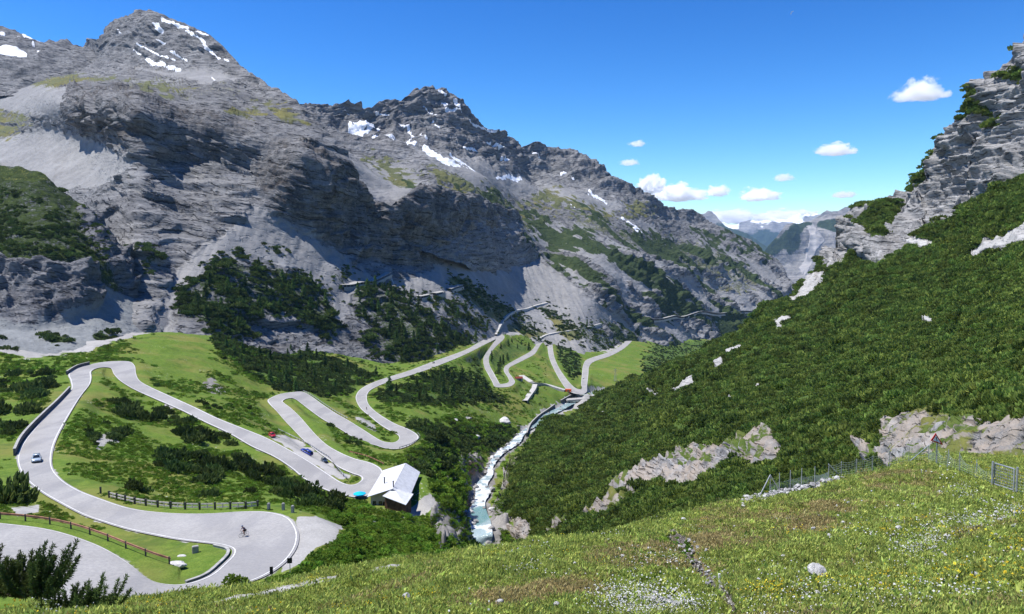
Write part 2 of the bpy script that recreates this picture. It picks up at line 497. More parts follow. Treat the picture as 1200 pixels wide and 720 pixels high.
SC_VAL = [[(350,608),(372,606),(401,616),(396,630),(372,645),(352,662),(330,670),(345,640)],
 [(313,509),(338,511),(366,526),(396,549),(410,560),(402,566),(385,556),(360,540),(335,526)],
 [(-90,380),(-90,416),(0,413),(30,420),(60,417),(105,412),(130,402),(180,388),(160,370),(60,380)],
 [(472,602),(486,592),(503,583),(511,592),(492,605),(470,608)],[(436,495),(440,503),(432,500),(412,487)],
 [(480,596),(505,580),(512,592),(498,604)],[(640,480),(672,462),(740,458),(730,470),(700,485),(670,478),(640,500),(622,505)],
 [(428,610),(452,608),(440,616)],[(700,412),(742,386),(745,392),(716,412)],[(105,513),(130,508),(140,519),(115,525)],[(14,596),(45,592),(46,601),(20,605)],[(195,472),(206,470),(210,475),(198,478)],[(575,385),(600,375),(640,384),(632,392),(600,394),(585,388)]]
SH_VAL = [[(240,385),(300,398),(360,413),(405,424),(442,440),(425,453),(400,462),(372,464),(330,457),(295,436),(258,412)],
 [(567,418),(577,410),(592,400),(622,404),(622,410),(600,422),(590,431),(585,440),(578,430)],[(648,400),(668,408),(684,425),(681,440),(668,444),(655,425)],
 [(440,463),(470,450),(520,432),(548,440),(575,458),(592,470),(520,474),(452,470)],
 [(470,500),(520,498),(560,503),(606,503),(585,522),(545,530),(530,545),(500,560),(480,540),(490,520)],
 [(552,415),(568,408),(566,440),(572,455),(555,445)],
 [(430,612),(500,622),(548,640),(540,655),(430,680),(400,668),(415,640)],[(520,560),(540,560),(535,590),(515,585)],[(752,426),(768,396),(800,400),(850,395),(850,432),(790,444),(755,452)]]
RK_VAL = [[(236,448),(248,444),(260,452),(264,461),(246,460)],[(282,376),(300,378),(322,402),(330,396),(345,385),(352,402),(320,407),(300,402)]]
OCHRE = [[(548,545),(556,540),(560,552),(553,562)],[(540,578),(552,583),(556,598),(545,602)],[(562,538),(570,534),(572,542),(564,546)]]

# ------------------------------------------------------------------ IMAGE-RANGE LAYERS (mountain sides)
class Layer:
    def __init__(s, name, top, bot, ctrl, step=1.15, rowstep=1.15, sc=(1, 1), back=0.7, backlen=500):
        top = np.array(top, float); bot = np.array(bot, float)
        s.x0, s.x1 = top[0, 0], top[-1, 0]
        s.pxs = np.arange(s.x0, s.x1 + .01, step)
        s.ty = np.interp(s.pxs, top[:, 0], top[:, 1]); s.by = np.interp(s.pxs, bot[:, 0], bot[:, 1])
        nr = int((s.by - s.ty).max() / rowstep) + 2
        t = np.linspace(0, 1, nr)[:, None]
        s.py = s.ty[None] * (1 - t) + s.by[None] * t
        s.px = np.broadcast_to(s.pxs[None], s.py.shape)
        c = np.array(ctrl, float)
        f = TPS(c[:, :2], np.log(c[:, 2]), lam=1e-5)
        Y = np.exp(f(np.stack([s.px.ravel(), s.py.ravel()], 1)))
        s.p = P(s.px.ravel(), s.py.ravel(), Y)
        s.shape = s.py.shape; s.name = name; s.back = back; s.backlen = backlen
        s.n = s.normals()
    def normals(s):
        g = s.p.reshape(*s.shape, 3)
        n = np.cross(np.gradient(g, axis=1), np.gradient(g, axis=0))
        n /= np.linalg.norm(n, axis=-1)[..., None] + 1e-12
        n = n.reshape(-1, 3)
        fl = (n * s.p).sum(1) > 0
        n[fl] *= -1
        return n
    def finish(s, d, attrs, label, mat, kind='structure', cat='mountain', objname='mountain', drop=0.0):
        s.p = s.p + s.n * d[:, None]
        s.n = s.normals()
        g = s.p.reshape(*s.shape, 3)
        K = 9
        top = g[0]
        rad = np.stack([top[:, 0] / top[:, 1], np.ones(len(top)), np.zeros(len(top))], 1)
        rows = []
        for k in range(K, 0, -1):
            dist = s.backlen * (k / K) ** 1.7
            rows.append(top + rad * dist - np.array([0, 0, 1]) * (s.back * dist * (.6 + .4 * k / K)))
        full = np.concatenate([np.array(rows), g], 0)
        me = mesh_np(s.name, full.reshape(-1, 3), grid_faces(*full.shape[:2]))
        for k, v in attrs.items():
            v = np.asarray(v).reshape(s.shape)
            fattr(me, k, np.concatenate([np.repeat(v[:1], K, 0), v], 0))
        me.materials.append(mat)
        s.o = bpy.data.objects.new(objname, me); link(s.o)
        tag(s.o, label, cat, kind=kind)
        return s.o
    def at(s, px, py):
        """surface points and normals at photo pixels"""
        px = np.asarray(px, float); py = np.asarray(py, float)
        c = np.clip((px - s.x0) / (s.pxs[1] - s.pxs[0]), 0, len(s.pxs) - 1.001)
        ci = c.astype(int); fc = c - ci
        ty = s.ty[ci] * (1 - fc) + s.ty[ci + 1] * fc; by = s.by[ci] * (1 - fc) + s.by[ci + 1] * fc
        r = np.clip((py - ty) / (by - ty) * (s.shape[0] - 1), 0, s.shape[0] - 1.001)
        ri = r.astype(int); fr = r - ri
        g = s.p.reshape(*s.shape, 3); n = s.n.reshape(*s.shape, 3)
        w = [((1 - fr) * (1 - fc))[:, None], ((1 - fr) * fc)[:, None], (fr * (1 - fc))[:, None], (fr * fc)[:, None]]
        f = lambda a: w[0] * a[ri, ci] + w[1] * a[ri, ci + 1] + w[2] * a[ri + 1, ci] + w[3] * a[ri + 1, ci + 1]
        return f(g), f(n)

def kz(py, px=600):
    return float(ray(px, py)[1])
def col(px, foot_py, footY, segs):
    out = [(px, foot_py, footY)]
    Y = footY; z = kz(foot_py) * Y
    for py, s in segs:
        k = kz(py)
        Y2 = (s * Y - z) / (s - k)
        z = k * Y2; Y = Y2
        out.append((px, py, Y))
    return out

def strata(p, h, warp, dip, seed, sharp=.90):
    """saw-tooth ledges: outward step that grows up each bed and falls back sharply at its top"""
    t = (p[:, 2] + dip[0] * p[:, 0] + dip[1] * p[:, 1] + warp * fbm(p, 160, 3, off=seed)) / h
    t = t + .35 * pnoise(p / (h * 2.2) + seed)
    f = t - np.floor(t)
    return np.where(f < sharp, f / sharp, (1 - f) / (1 - sharp)) - .5
# ------------------------------------------------------------------ TERRAIN MATERIALS
def mountain_mat(name, rockA, rockB, rockC, screeC, grassA, grassB, shrubA, shrubB, s=1.0, snowC=(.82, .84, .88), strat=(.02, -.06), bump=1.0, ochre=False, valley=False, cracks=None, ochreC=(.30, .15, .055)):
    """s: size factor of the patterns in metres"""
    t = NT(name); v = t.coord('Object')
    n1 = t.noise(v, .012 / s, 6, .62); n2 = t.noise(v, .07 / s, 6, .65); n3 = t.noise(v, .35 / s, 4, .62)
    # bedding: noise squeezed along the dipping bed normal
    mp = t.mapping(v, (.012 / s, .012 / s, .16 / s), (strat[1], strat[0], 0))
    nb = t.noise(mp, 1.0, 5, .62, 1.2)
    rock = t.ramp(nb, [(.28, rockA), (.47, rockB), (.6, rockC), (.72, rockB)])
    rock = t.mix(t.mr(n1, .35, .68), rock, t.ramp(n2, [(.3, rockA), (.55, rockB), (.72, rockC)]))
    rock = t.mix(t.mr(n3, .5, .75, 0, .35), rock, tuple(x * 1.45 for x in rockC))
    rock = t.mix(t.mr(n3, .42, .25, 0, .4), rock, tuple(x * .5 for x in rockA))
    if cracks:
        dp = t.n('VectorMath'); dp.operation = 'DOT_PRODUCT'; t.l(v, dp.inputs[0]); dp.inputs[1].default_value = cracks
        wv = t.math('MULTIPLY_ADD', t.noise(v, .02 / s, 4, .55), 26 * s, dp.outputs['Value'])
        wv = t.math('MULTIPLY_ADD', n2, 3.0 * s, wv)
        crk = None
        for h_, th_, lo_ in ((17.0, .13, .50), (6.2, .19, .49), (2.3, .22, .51)):
            fr = t.math('FRACT', t.math('DIVIDE', wv, h_ * s))
            ln = t.mr(fr, th_, th_ * .45, 0, 1)
            ln = t.math('MULTIPLY', ln, t.mr(t.noise(t.mapping(v, (1, 1, 2.2), loc=(h_, 0, 0)), .045 / s * (15 / h_) ** .5, 3, .5), lo_, lo_ + .1))
            crk = ln if crk is None else t.math('MAXIMUM', crk, ln)
        rock = t.mix(t.math('MULTIPLY', crk, .85), rock, tuple(x * .5 for x in rockA))
        rock = t.mix(t.math('MULTIPLY', t.attr('dark'), t.mr(n2, .62, .38, .25, .8)), rock, t.mix(t.mr(n3, .4, .6), tuple(x * .45 for x in rockA), (.085, .07, .058)))  # stained cliff-band rock, also painted darker to deepen the shade on the cliffs
    else: crk = None
    if ochre:
        rock = t.mix(t.math('MULTIPLY', t.attr('ochre'), t.mr(n2, .35, .6)), rock, ochreC)
    # scree: fine rubble with downhill streaks
    sp = t.noise(v, 1.1 / s, 3, .8)
    sc = t.mix(t.mr(n2, .35, .7), tuple(x * .80 for x in screeC), screeC)
    sc = t.mix(t.mr(sp, .62, .42, 0, .45), sc, tuple(x * .45 for x in screeC))
    sc = t.mix(t.mr(n1, .45, .7, 0, .35), sc, tuple(x * 1.25 for x in screeC))
    # grass
    gn = t.noise(v, .22 / s, 6, .65); gf = t.noise(v, 1.6 / s, 4, .7)
    gr = t.mix(t.mr(gn, .3, .7), grassA, grassB)
    gr = t.mix(t.mr(gf, .6, .35, 0, .55), gr, tuple(x * .5 for x in grassA))
    gr = t.mix(t.mr(n1, .46, .64, 0, .55), gr, (.20, .175, .055))
    if valley: gr = t.mix(t.mr(t.noise(v, .09, 5, .7), .56, .66, 0, .55), gr, (.055, .095, .02))
    if valley:
        wf = t.voro(v, .9); pat = t.mr(t.noise(v, .06, 4, .6), .56, .66)
        gr = t.mix(t.math('MULTIPLY', t.mr(wf, .28, .12), pat), gr, (.42, .42, .38))
    sh = t.mix(t.mr(gf, .38, .66), shrubA, shrubB)
    sh = t.mix(t.mr(n2, .5, .7, 0, .4), sh, grassA)
    brk = t.math('MULTIPLY_ADD', t.math('ADD', t.math('MULTIPLY', n3, .5), t.math('MULTIPLY', n2, .5)), 1.0, -.5)
    def mask(nm, k=1.1):
        a = t.attr(nm)
        return t.mr(t.math('MULTIPLY_ADD', brk, k, a), .40, .60)
    c = rock
    c = t.mix(mask('scree'), c, sc)
    # turf does not hold on steep faces
    geo = t.n('NewGeometry'); sx = t.n('SeparateXYZ'); t.l(geo.outputs['Normal'], sx.inputs[0])
    flat = t.mr(sx.outputs['Z'], .38, .60)
    gm = t.math('MULTIPLY', mask('grass', 1.6), flat)
    if valley:
        gm = t.math('MULTIPLY', gm, t.math('SUBTRACT', 1.0, t.math('MAXIMUM', mask('scree'), mask('rock'))))
    c = t.mix(gm, c, gr)
    c = t.mix(mask('shrub', 1.7), c, sh)
    c = t.mix(mask('snow', .8), c, snowC)
    h = t.math('ADD', t.math('MULTIPLY', n2, 2.6 * s), t.math('MULTIPLY', n3, .9 * s))
    h2 = t.math('ADD', h, t.math('MULTIPLY', nb, 2.5 * s))
    if crk is not None: h2 = t.math('MULTIPLY_ADD', crk, -3.2 * s, h2)
    soft = t.math('MAXIMUM', t.math('MAXIMUM', t.attr('scree'), t.attr('snow')), t.attr('grass'))
    hh = t.math('MULTIPLY', h2, t.mr(soft, .3, .8, 1.0, .30))
    return t.done(t.bsdf(c, .95, .08, nrm=t.bump(hh, .8, bump)))

GREY = dict(rockA=(.058, .058, .060), rockB=(.155, .155, .156), rockC=(.27, .268, .266), screeC=(.30, .297, .293))
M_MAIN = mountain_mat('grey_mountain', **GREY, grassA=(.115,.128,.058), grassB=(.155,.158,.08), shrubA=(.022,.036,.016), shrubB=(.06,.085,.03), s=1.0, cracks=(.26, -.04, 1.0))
M_MASSIF = mountain_mat('grey_massif', **GREY, grassA=(.10,.115,.05), grassB=(.14,.145,.07), shrubA=(.022,.036,.016), shrubB=(.06,.085,.03), s=1.3, cracks=(-.5, .12, 1.0))
M_VAL = mountain_mat('valley_turf', rockA=(.08, .075, .07), rockB=(.2, .19, .175), rockC=(.34, .325, .30), screeC=(.40, .39, .37), grassA=(.085, .150, .022), grassB=(.150, .215, .035),
                     shrubA=(.035, .065, .016), shrubB=(.075, .125, .03), s=.35, bump=.6, ochre=True, valley=True)
M_RIGHT = mountain_mat('pale_rock_slope', rockA=(.105, .103, .10), rockB=(.235, .23, .223), rockC=(.36, .352, .34), ochre=True, ochreC=(.30, .235, .17), screeC=(.46, .45, .43), grassA=(.06, .095, .02), grassB=(.10, .135, .03),
                       shrubA=(.04, .07, .016), shrubB=(.09, .135, .03), cracks=(.12, .05, 1.0), s=.45, bump=.7)

NZ = lambda L, k: np.zeros(L.shape).ravel()

# ------------------------------------------------------------------ SNOWY RIDGE far left
L0 = Layer('ridge0', [(-110,40),(-60,30),(0,35),(15,37),(32,44),(52,53),(60,52),(75,48),(100,56),(130,70),(160,90)], [(-110,110),(160,130)],
           [(-110,100,1500),(0,100,1500),(100,100,1550),(160,100,1600),(-110,35,1800),(0,36,1800),(52,53,1760),(100,55,1800),(160,88,1750)])
p = L0.p; px = L0.px.ravel(); py = L0.py.ravel()
d = 10 * fbm(p, 110, 4) + 7 * ridged(p, 60, 4)
nz = fbm(p, 25, 3, off=1.1)
sn = strokes(px, py, [(4.2, [(-60,58),(0,62),(14,64),(28,66)]), (2.4, [(29,43),(38,47),(46,51)]), (1.8, [(-10,43),(6,44)]), (1.6, [(22,46),(30,50)]), (1.5, [(40,56)]), (1.5, [(46,67)]), (3, [(-60,40),(-30,45)])])
L0.finish(d, dict(snow=np.clip(.5 + (sn + 1.0 * nz) / 1.5, 0, 1), scree=NZ(L0, 0), grass=NZ(L0, 0), shrub=NZ(L0, 0)), 'far grey ridge with snow patches at the left edge of the range', M_MAIN)

# ------------------------------------------------------------------ MAIN MOUNTAIN WALL
c1 = []
for a in [(-100,300,800,[(180,.5),(130,.42),(70,.4)]),(0,300,780,[(200,.45),(150,.45),(110,.5),(68,.35)]),(60,300,740,[(200,.5),(150,.5),(108,1.2),(85,.3),(68,.3)]),
 (110,330,660,[(200,.55),(160,.6),(108,2.2),(85,.3),(72,.35),(46,.9)]),(160,388,500,[(300,.55),(230,.55),(180,.7),(162,.7),(115,1.25),(85,.3),(75,.4),(15,.9)]),
 (200,388,537,[(300,.55),(240,.6),(182,.6),(130,1.35),(85,.35),(70,.6),(22,.9)]),(250,388,558,[(300,.6),(240,.6),(184,.6),(140,1.5),(105,.4),(85,.4),(42,.9)]),
 (300,407,580,[(350,.62),(300,.62),(235,.65),(190,.7),(152,1.6),(115,.4),(94,.6)]),(350,413,615,[(350,.56),(300,.56),(270,.56),(230,2.2),(180,2.4),(150,.5),(122,.6)]),
 (400,416,660,[(380,.48),(310,.46),(287,.5),(198,3.4),(175,.6)]),(450,426,690,[(330,.37),(304,.42),(240,3.6),(225,.6)]),(500,421,740,[(330,.34),(301,.40),(230,3.8),(215,.6)]),
 (525,412,800,[(330,.335),(296,.39),(241,3.3),(226,.6)]),(550,404,880,[(330,.33),(290,.38),(245,3.0),(228,.6)]),(585,390,1050,[(320,.33),(281,.38),(252,2.8),(240,.6)]),(610,382,1170,[(320,.33),(282,.38),(262,2.4),(250,.6)]),(622,384,1190,[(320,.33),(296,.38),(282,2.0)]),
 (650,392,1200,[(325,.33)]),(700,412,1190,[(350,.32)]),(750,389,1600,[(380,.3)]),(800,412,1500,[(400,.3)])]:
    c1 += col(*a)
T1 = [(-110,78),(0,71),(40,71),(70,67),(95,57),(105,46),(116,46),(130,27),(160,15),(175,14),(195,20),(215,27),(245,40),(262,55),(280,75),(300,92),(320,105),(345,118),(365,135),
 (380,158),(398,172),(408,190),(415,212),(425,231),(440,240),(455,243),(470,237),(485,223),(497,218),(520,226),(555,228),(580,240),(592,246),(605,248),(612,262),(618,278),(628,292),(645,312),(680,340),(715,365),(750,386),(775,402),(800,418)]
B1 = [(-110,330),(100,350),(150,420),(250,430),(300,445),(400,455),(450,470),(500,465),(550,445),(600,420),(650,430),(700,450),(750,430),(800,440)]
L1 = Layer('main', T1, B1, c1, step=1.1, rowstep=1.1, back=.45, backlen=160)
p = L1.p.copy(); px = L1.px.ravel(); py = L1.py.ravel()
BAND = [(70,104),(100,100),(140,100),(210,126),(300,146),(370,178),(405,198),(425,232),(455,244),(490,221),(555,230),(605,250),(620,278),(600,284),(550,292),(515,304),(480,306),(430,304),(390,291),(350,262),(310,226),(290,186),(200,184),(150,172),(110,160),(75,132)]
LEDGE = [(60,180),(160,172),(300,190),(340,225),(400,292),(300,285),(230,262),(180,270),(120,250),(140,210)]
SCREE1 = [[(210,312),(245,285),(285,258),(297,240),(310,252),(340,262),(390,296),(450,336),(470,330),(540,300),(622,296),(650,318),(720,368),(800,420),(760,440),(700,450),(600,420),(560,400),(530,375),(480,345),(440,330),(415,345),(400,380),(385,350),(350,318),(300,300),(250,310),(215,345),(190,400),(180,380)],
 [(60,148),(110,165),(160,190),(130,215),(90,225),(60,235),(0,195),(-110,190),(-110,150),(0,160)],[(190,84),(240,80),(290,95),(240,100),(215,93),(150,80),(140,76)],[(-110,100),(20,90),(80,105),(70,140),(0,130),(-110,140)]]
SHRUB1 = [[(205,352),(225,325),(255,306),(270,296),(285,312),(330,313),(355,320),(380,336),(388,360),(396,385),(385,397),(352,376),(330,365),(305,378),(290,395),(250,396),(215,380)],
 [(413,345),(440,336),(470,342),(500,366),(540,386),(562,396),(545,410),(500,422),(470,428),(440,412),(425,395),(440,385),(420,372)],
 [(530,322),(560,336),(605,368),(590,374),(560,362),(540,346)],[(500,348),(525,350),(560,372),(577,388),(565,392),(530,372)],[(600,368),(615,372),(640,392),(630,398),(605,384)],[(631,354),(645,358),(678,388),(665,390),(640,370)],
 [(667,385),(690,378),(722,396),(742,412),(735,420),(700,410)],[(640,402),(652,404),(700,445),(690,450),(660,440)],[(690,390),(715,395)],[(395,325),(405,318),(412,330),(403,336)],[(155,300),(175,296),(190,305),(175,318),(160,312)],[(270,295),(282,292),(284,302),(272,304)],[(318,285),(331,284),(330,291),(320,292)]]
def am(polys, f, off, L=L1, k=5., sc=18):
    return np.clip(.5 + (multi(L.px.ravel(), L.py.ravel(), polys) + k * fbm(L.p, sc, 3, off=off)) / f, 0, 1)
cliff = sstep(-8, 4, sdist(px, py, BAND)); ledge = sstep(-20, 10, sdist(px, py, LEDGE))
scr = am(SCREE1, 8, .7); shr = am(SHRUB1, 10, 2.2, k=9)
peak = sstep(-30, 10, sdist(px, py, [(95,60),(160,0),(320,100),(360,140),(240,90),(180,82),(110,75)]))
rk = (1 - .93 * scr)
bn = np.clip(.55 + .9 * fbm(p, 90, 2, off=4.2), .1, 1.3)
dip = (.26, -.04)
butt = sstep(-6, 6, sdist(px, py, [(345,185),(400,200),(425,232),(455,246),(490,221),(555,230),(605,250),(620,278),(600,284),(550,292),(515,304),(480,306),(430,304),(390,291),(355,262),(325,225)]))
lc = cliff * (1 - butt)
bn = np.clip(.55 + 1.1 * fbm(p * [1, 1, 2.5], 110, 3, off=4.2), .05, 1.5)
bn2 = np.clip(.4 + 1.3 * fbm(p * [1, 1, 2.5], 60, 3, off=14.2), 0, 1.5)
d = 7 * fbm(p, 130, 3) * (.35 + .65 * rk)
d += rk * (1.1 + 3.5 * butt + 2.5 * peak) * ridged(p, 46, 5, off=2.)
sg_ = np.where(np.maximum(lc, butt) > .5, 1.0, -1.0)       # risers face downhill on the slabs
d += sg_ * rk * bn * (5.6 + 7.0 * lc + 5.5 * ledge + 6 * butt) * strata(p, 27, 22, dip, 3.1)
d += sg_ * rk * bn2 * (2.3 + 3.2 * lc + 3.0 * ledge + 1.6 * peak) * strata(p, 11, 22, dip, 5.7)
d += rk * butt * 5.5 * ridged(p * [1, 1, .2], 24, 4, off=8.)       # vertical buttresses
d += rk * lc * 1.5 * ridged(p * [1, 1, .3], 14, 3, off=8.)
d -= rk * bn * (.9 + 1.0 * ledge + .6 * peak) * strata(p, 4.6, 14, dip, 9.7)
d += .5 * fbm(p, 7, 3, off=5.) * (.25 + .75 * rk)
d += -1.2 * scr * ridged(np.stack([p[:, 0] + .35 * p[:, 2], p[:, 1] * .12, p[:, 2] * .12], 1), 16, 3)
nz = 1.5 * fbm(p, 9, 3, off=6.6)
sn1 = strokes(px, py, [(3.02, [(187,32),(190,37)]), (1.93, [(192,25),(206,29),(220,33)]), (1.62, [(220,37),(231,43),(240,50),(243,58),(256,68)]), (1.07, [(167,55),(180,62),(193,70),(206,71)]), (2.40, [(175,74),(184,77),(194,79)]), (1.30, [(197,81),(211,82)]),
 (0.91, [(203,63),(220,73)]), (0.84, [(187,49),(198,54)]), (0.91, [(230,38),(243,41)]), (1.07, [(263,70),(270,75)]), (0.84, [(248,91),(251,93)]), (0.84, [(143,38),(146,42)]), (0.68, [(160,62),(166,66)]), (0.68, [(310,96),(316,102)])])
grs = np.maximum(am([[(30,96),(60,89),(110,90),(140,94),(200,99),(228,108),(205,113),(140,106),(90,103),(45,102)],[(262,129),(300,131),(312,136),(300,140),(268,136)],[(-110,125),(0,128),(42,137),(40,150),(0,163),(-110,170)],[(300,120),(340,130),(360,150),(330,140)]], 14, 1.9, k=9),
  .9 * am([[(520,322),(545,325),(610,370),(580,380),(545,350)],[(590,375),(640,392),(600,400)],[(635,360),(690,395),(660,400)]], 6, 5.2))
grs = np.maximum(grs, .42 * am([[(60,88),(280,100),(300,122),(200,118),(100,100)]], 10, 3.5, k=8))
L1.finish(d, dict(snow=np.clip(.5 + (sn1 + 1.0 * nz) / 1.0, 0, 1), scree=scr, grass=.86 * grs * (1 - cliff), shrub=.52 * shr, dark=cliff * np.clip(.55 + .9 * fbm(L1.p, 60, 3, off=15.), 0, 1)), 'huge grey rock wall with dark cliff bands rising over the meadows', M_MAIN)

# ------------------------------------------------------------------ SECOND MASSIF
c2 = []
for a in [(330,230,1010,[(170,.35),(150,.4),(128,.9)]),(400,245,960,[(195,.40),(165,.30),(150,.32),(122,.9)]),(440,260,1030,[(200,.40),(180,.32),(165,.32),(118,.8)]),(500,262,1090,[(215,.45),(195,.3),(160,.36),(104,.8)]),
 (560,275,1250,[(240,.45),(200,.36),(185,.34),(138,.8)]),(620,340,1395,[(320,.36),(290,1.3),(250,.4),(215,.35),(167,.75)]),(660,400,1225,[(330,.36),(290,.5),(240,.4),(215,.4),(172,.75)]),
 (700,425,1210,[(340,.40),(300,.48),(250,.36),(192,.55)]),(750,425,1370,[(370,.40),(320,.50),(270,.40),(226,.55)]),(800,430,1510,[(370,.36),(310,.46),(270,.4),(248,.5)]),(850,425,1730,[(370,.4),(320,.5),(276,.5)]),
 (900,405,1950,[(340,.5),(303,.5)]),(930,395,2050,[(350,.5),(333,.5)]),(965,395,2120,[(365,.5)])]:
    c2 += col(*a)
T2 = [(320,140),(345,128),(362,124),(370,125),(378,121),(388,126),(395,124),(405,120),(414,124),(421,121),(428,127),(436,126),(444,119),(452,116),(462,120),(472,116),(482,109),(492,106),(502,104),(513,107),(523,109),(533,116),(542,123),(550,129),(556,137),(563,146),(575,155),(590,156),(600,159),(606,164),(611,172),(618,170),(628,167),(637,170),(645,173),(655,171),(663,172),(680,182),(700,192),(722,208),(742,221),(762,232),(775,241),(790,245),(806,248),(820,254),(832,262),(846,271),(858,277),(875,281),(887,288),(898,299),(910,308),(922,322),(932,336),(950,352),(965,365)]
B2 = [(320,260),(460,290),(560,320),(620,400),(660,450),(750,460),(900,430),(965,410)]
L2 = Layer('second', T2, B2, c2, step=1.1, rowstep=1.1, back=.9, backlen=500)
p = L2.p.copy(); px = L2.px.ravel(); py = L2.py.ravel()
up = sstep(-25, 15, sdist(px, py, [(330,150),(380,100),(500,90),(620,150),(760,215),(830,255),(760,245),(700,215),(620,200),(560,195),(480,170),(400,150)]))
low = sstep(-15, 15, sdist(px, py, [(610,280),(640,300),(720,300),(800,300),(850,290),(900,300),(965,360),(900,420),(800,440),(740,400),(690,350)]))
bl = np.clip(.5 + 1.1 * fbm(p, 120, 2, off=9.), 0, 1.4)
str_ = fbm(np.stack([(-.60 * px + .80 * py), .13 * (.80 * px + .60 * py), 0 * px], 1), 15, 4, off=2.7)
zone = sstep(-12, 12, sdist(px, py, [(615,285),(640,262),(700,262),(780,285),(850,285),(905,305),(965,370),(900,420),(800,440),(735,400),(690,350)]))
smooth2 = am([[(408,195),(430,190),(480,195),(500,215),(470,232),(440,238),(420,225)],[(480,175),(560,185),(600,205),(640,235),(560,220)],[(620,215),(700,225),(740,245),(700,250),(640,240)]], 20, 3.7, L2)
lowscree = am([[(690,285),(705,290),(760,345),(750,350)],[(640,300),(650,296),(690,330),(685,338)],[(760,380),(775,372),(830,412),(800,415)],[(795,330),(805,325),(880,400),(860,402)],[(820,290),(830,290),(905,385),(890,390)],[(740,300),(748,298),(800,345),(790,348)],[(750,285),(760,285),(850,340),(845,350)],[(700,240),(760,265),(790,290),(740,262)]], 4, 6.1, L2, k=4, sc=25)
lowscree = np.maximum(lowscree, zone * sstep(.10, .28, str_))
rk = 1 - .85 * np.maximum(smooth2, .85 * lowscree)
d = 14 * fbm(p, 170, 3, off=1.)
d += rk * (3 + 10 * up + 7 * low * bl) * ridged(p, 75, 5, off=3.)
d -= rk * 7 * up
d += rk * low * 8 * ridged(np.stack([p[:, 0] * .8 - p[:, 2] * .3, p[:, 1], p[:, 2] * .45], 1), 130, 2, off=6.)
d -= rk * (3 + 3 * up + 6 * low) * bl * strata(p, 30, 30, (-.5, .1), 2.2)
d -= rk * (1.5 + 1.2 * up + 1.6 * low) * strata(p, 11, 25, (-.45, .1), 7.7)
d += 1.2 * fbm(p, 10, 3, off=5.) * (.3 + .7 * rk)
nz = 1.4 * fbm(p, 12, 3, off=6.6)
sn2 = strokes(px, py, [(2.96, [(411,156),(418,152),(430,151),(443,150)]), (2.28, [(410,151),(420,158),(433,154)]), (1.26, [(437,163),(450,165),(462,168)]), (1.12, [(468,147),(478,152),(484,163),(478,170)]), (1.94, [(478,172),(486,172)]), (2.35, [(497,176),(513,184),(524,189)]), (1.53, [(524,189),(539,194)]), (0.99, [(527,182),(543,190),(558,200)]),
 (1.94, [(583,208),(595,207),(606,213)]), (1.26, [(495,128),(503,133),(510,138)]), (1.12, [(517,122),(523,125),(522,130),(533,132)]), (0.92, [(526,120),(534,128),(539,134)]), (1.06, [(550,143),(562,150),(575,157)]), (0.85, [(570,168),(587,178)]), (0.85, [(415,141),(433,146)]), (1.40, [(441,133),(455,139)]), (0.78, [(507,144),(515,150)]),
 (0.72, [(434,131),(442,139)]), (1.06, [(690,226),(701,231),(712,237)]), (0.85, [(657,205),(663,206)]), (1.12, [(671,211),(673,212)]), (0.72, [(624,179),(633,184)]), (0.65, [(540,167),(550,172),(560,177)]), (0.72, [(585,187),(595,192)]), (0.58, [(668,244),(671,247)]), (0.72, [(728,253),(740,262),(752,272)]), (0.78, [(512,112),(519,116)]), (0.72, [(403,130),(409,135)]), (0.65, [(490,160),(500,166)]), (0.78, [(740,262),(748,271)])])
gr2 = np.maximum(am([[(430,185),(455,190),(490,212),(475,216),(455,205)],[(497,196),(515,200),(600,240),(640,262),(610,260),(560,235),(520,215)],[(640,225),(680,240),(720,250),(700,260),(660,245),(620,240)],[(735,240),(760,240),(765,252),(740,255)]], 16, 4.4, L2, k=14),
   .5 * am([[(600,235),(700,260),(800,280),(850,300),(900,340),(860,350),(760,300),(680,270)]], 10, 6.4, L2, k=9))
sh2 = np.maximum(am([[(605,238),(640,258),(690,278),(722,292),(715,306),(680,298),(650,290),(615,265)],[(540,213),(572,226),(602,242),(600,250),(565,236)],[(672,245),(700,250),(720,268),(690,262)],[(735,270),(770,275),(810,300),(790,305),(750,290)],[(612,275),(640,300),(680,335),(672,338),(635,308)],[(668,340),(720,375),(768,408),(800,425),(770,430),(735,405),(690,370)],
    [(840,300),(875,310),(860,325),(838,312)],[(810,270),(835,275),(870,310),(840,300)],[(845,275),(885,285),(905,305),(880,298)],[(830,370),(880,372),(880,392),(850,392)]], 9, 5.5, L2, k=15, sc=26), .95 * am([[(470,205),(490,212),(494,218),(478,213)]], 4, 1., L2))
sh2 = np.maximum(sh2, .9 * zone * sstep(-.16, -.34, str_))
L2.finish(d, dict(snow=np.clip(.5 + (sn2 + 1.1 * nz) / 1.0, 0, 1), scree=np.maximum(smooth2, lowscree), grass=gr2, shrub=sh2), 'jagged grey massif with snow gullies above the lower hairpins', M_MASSIF)

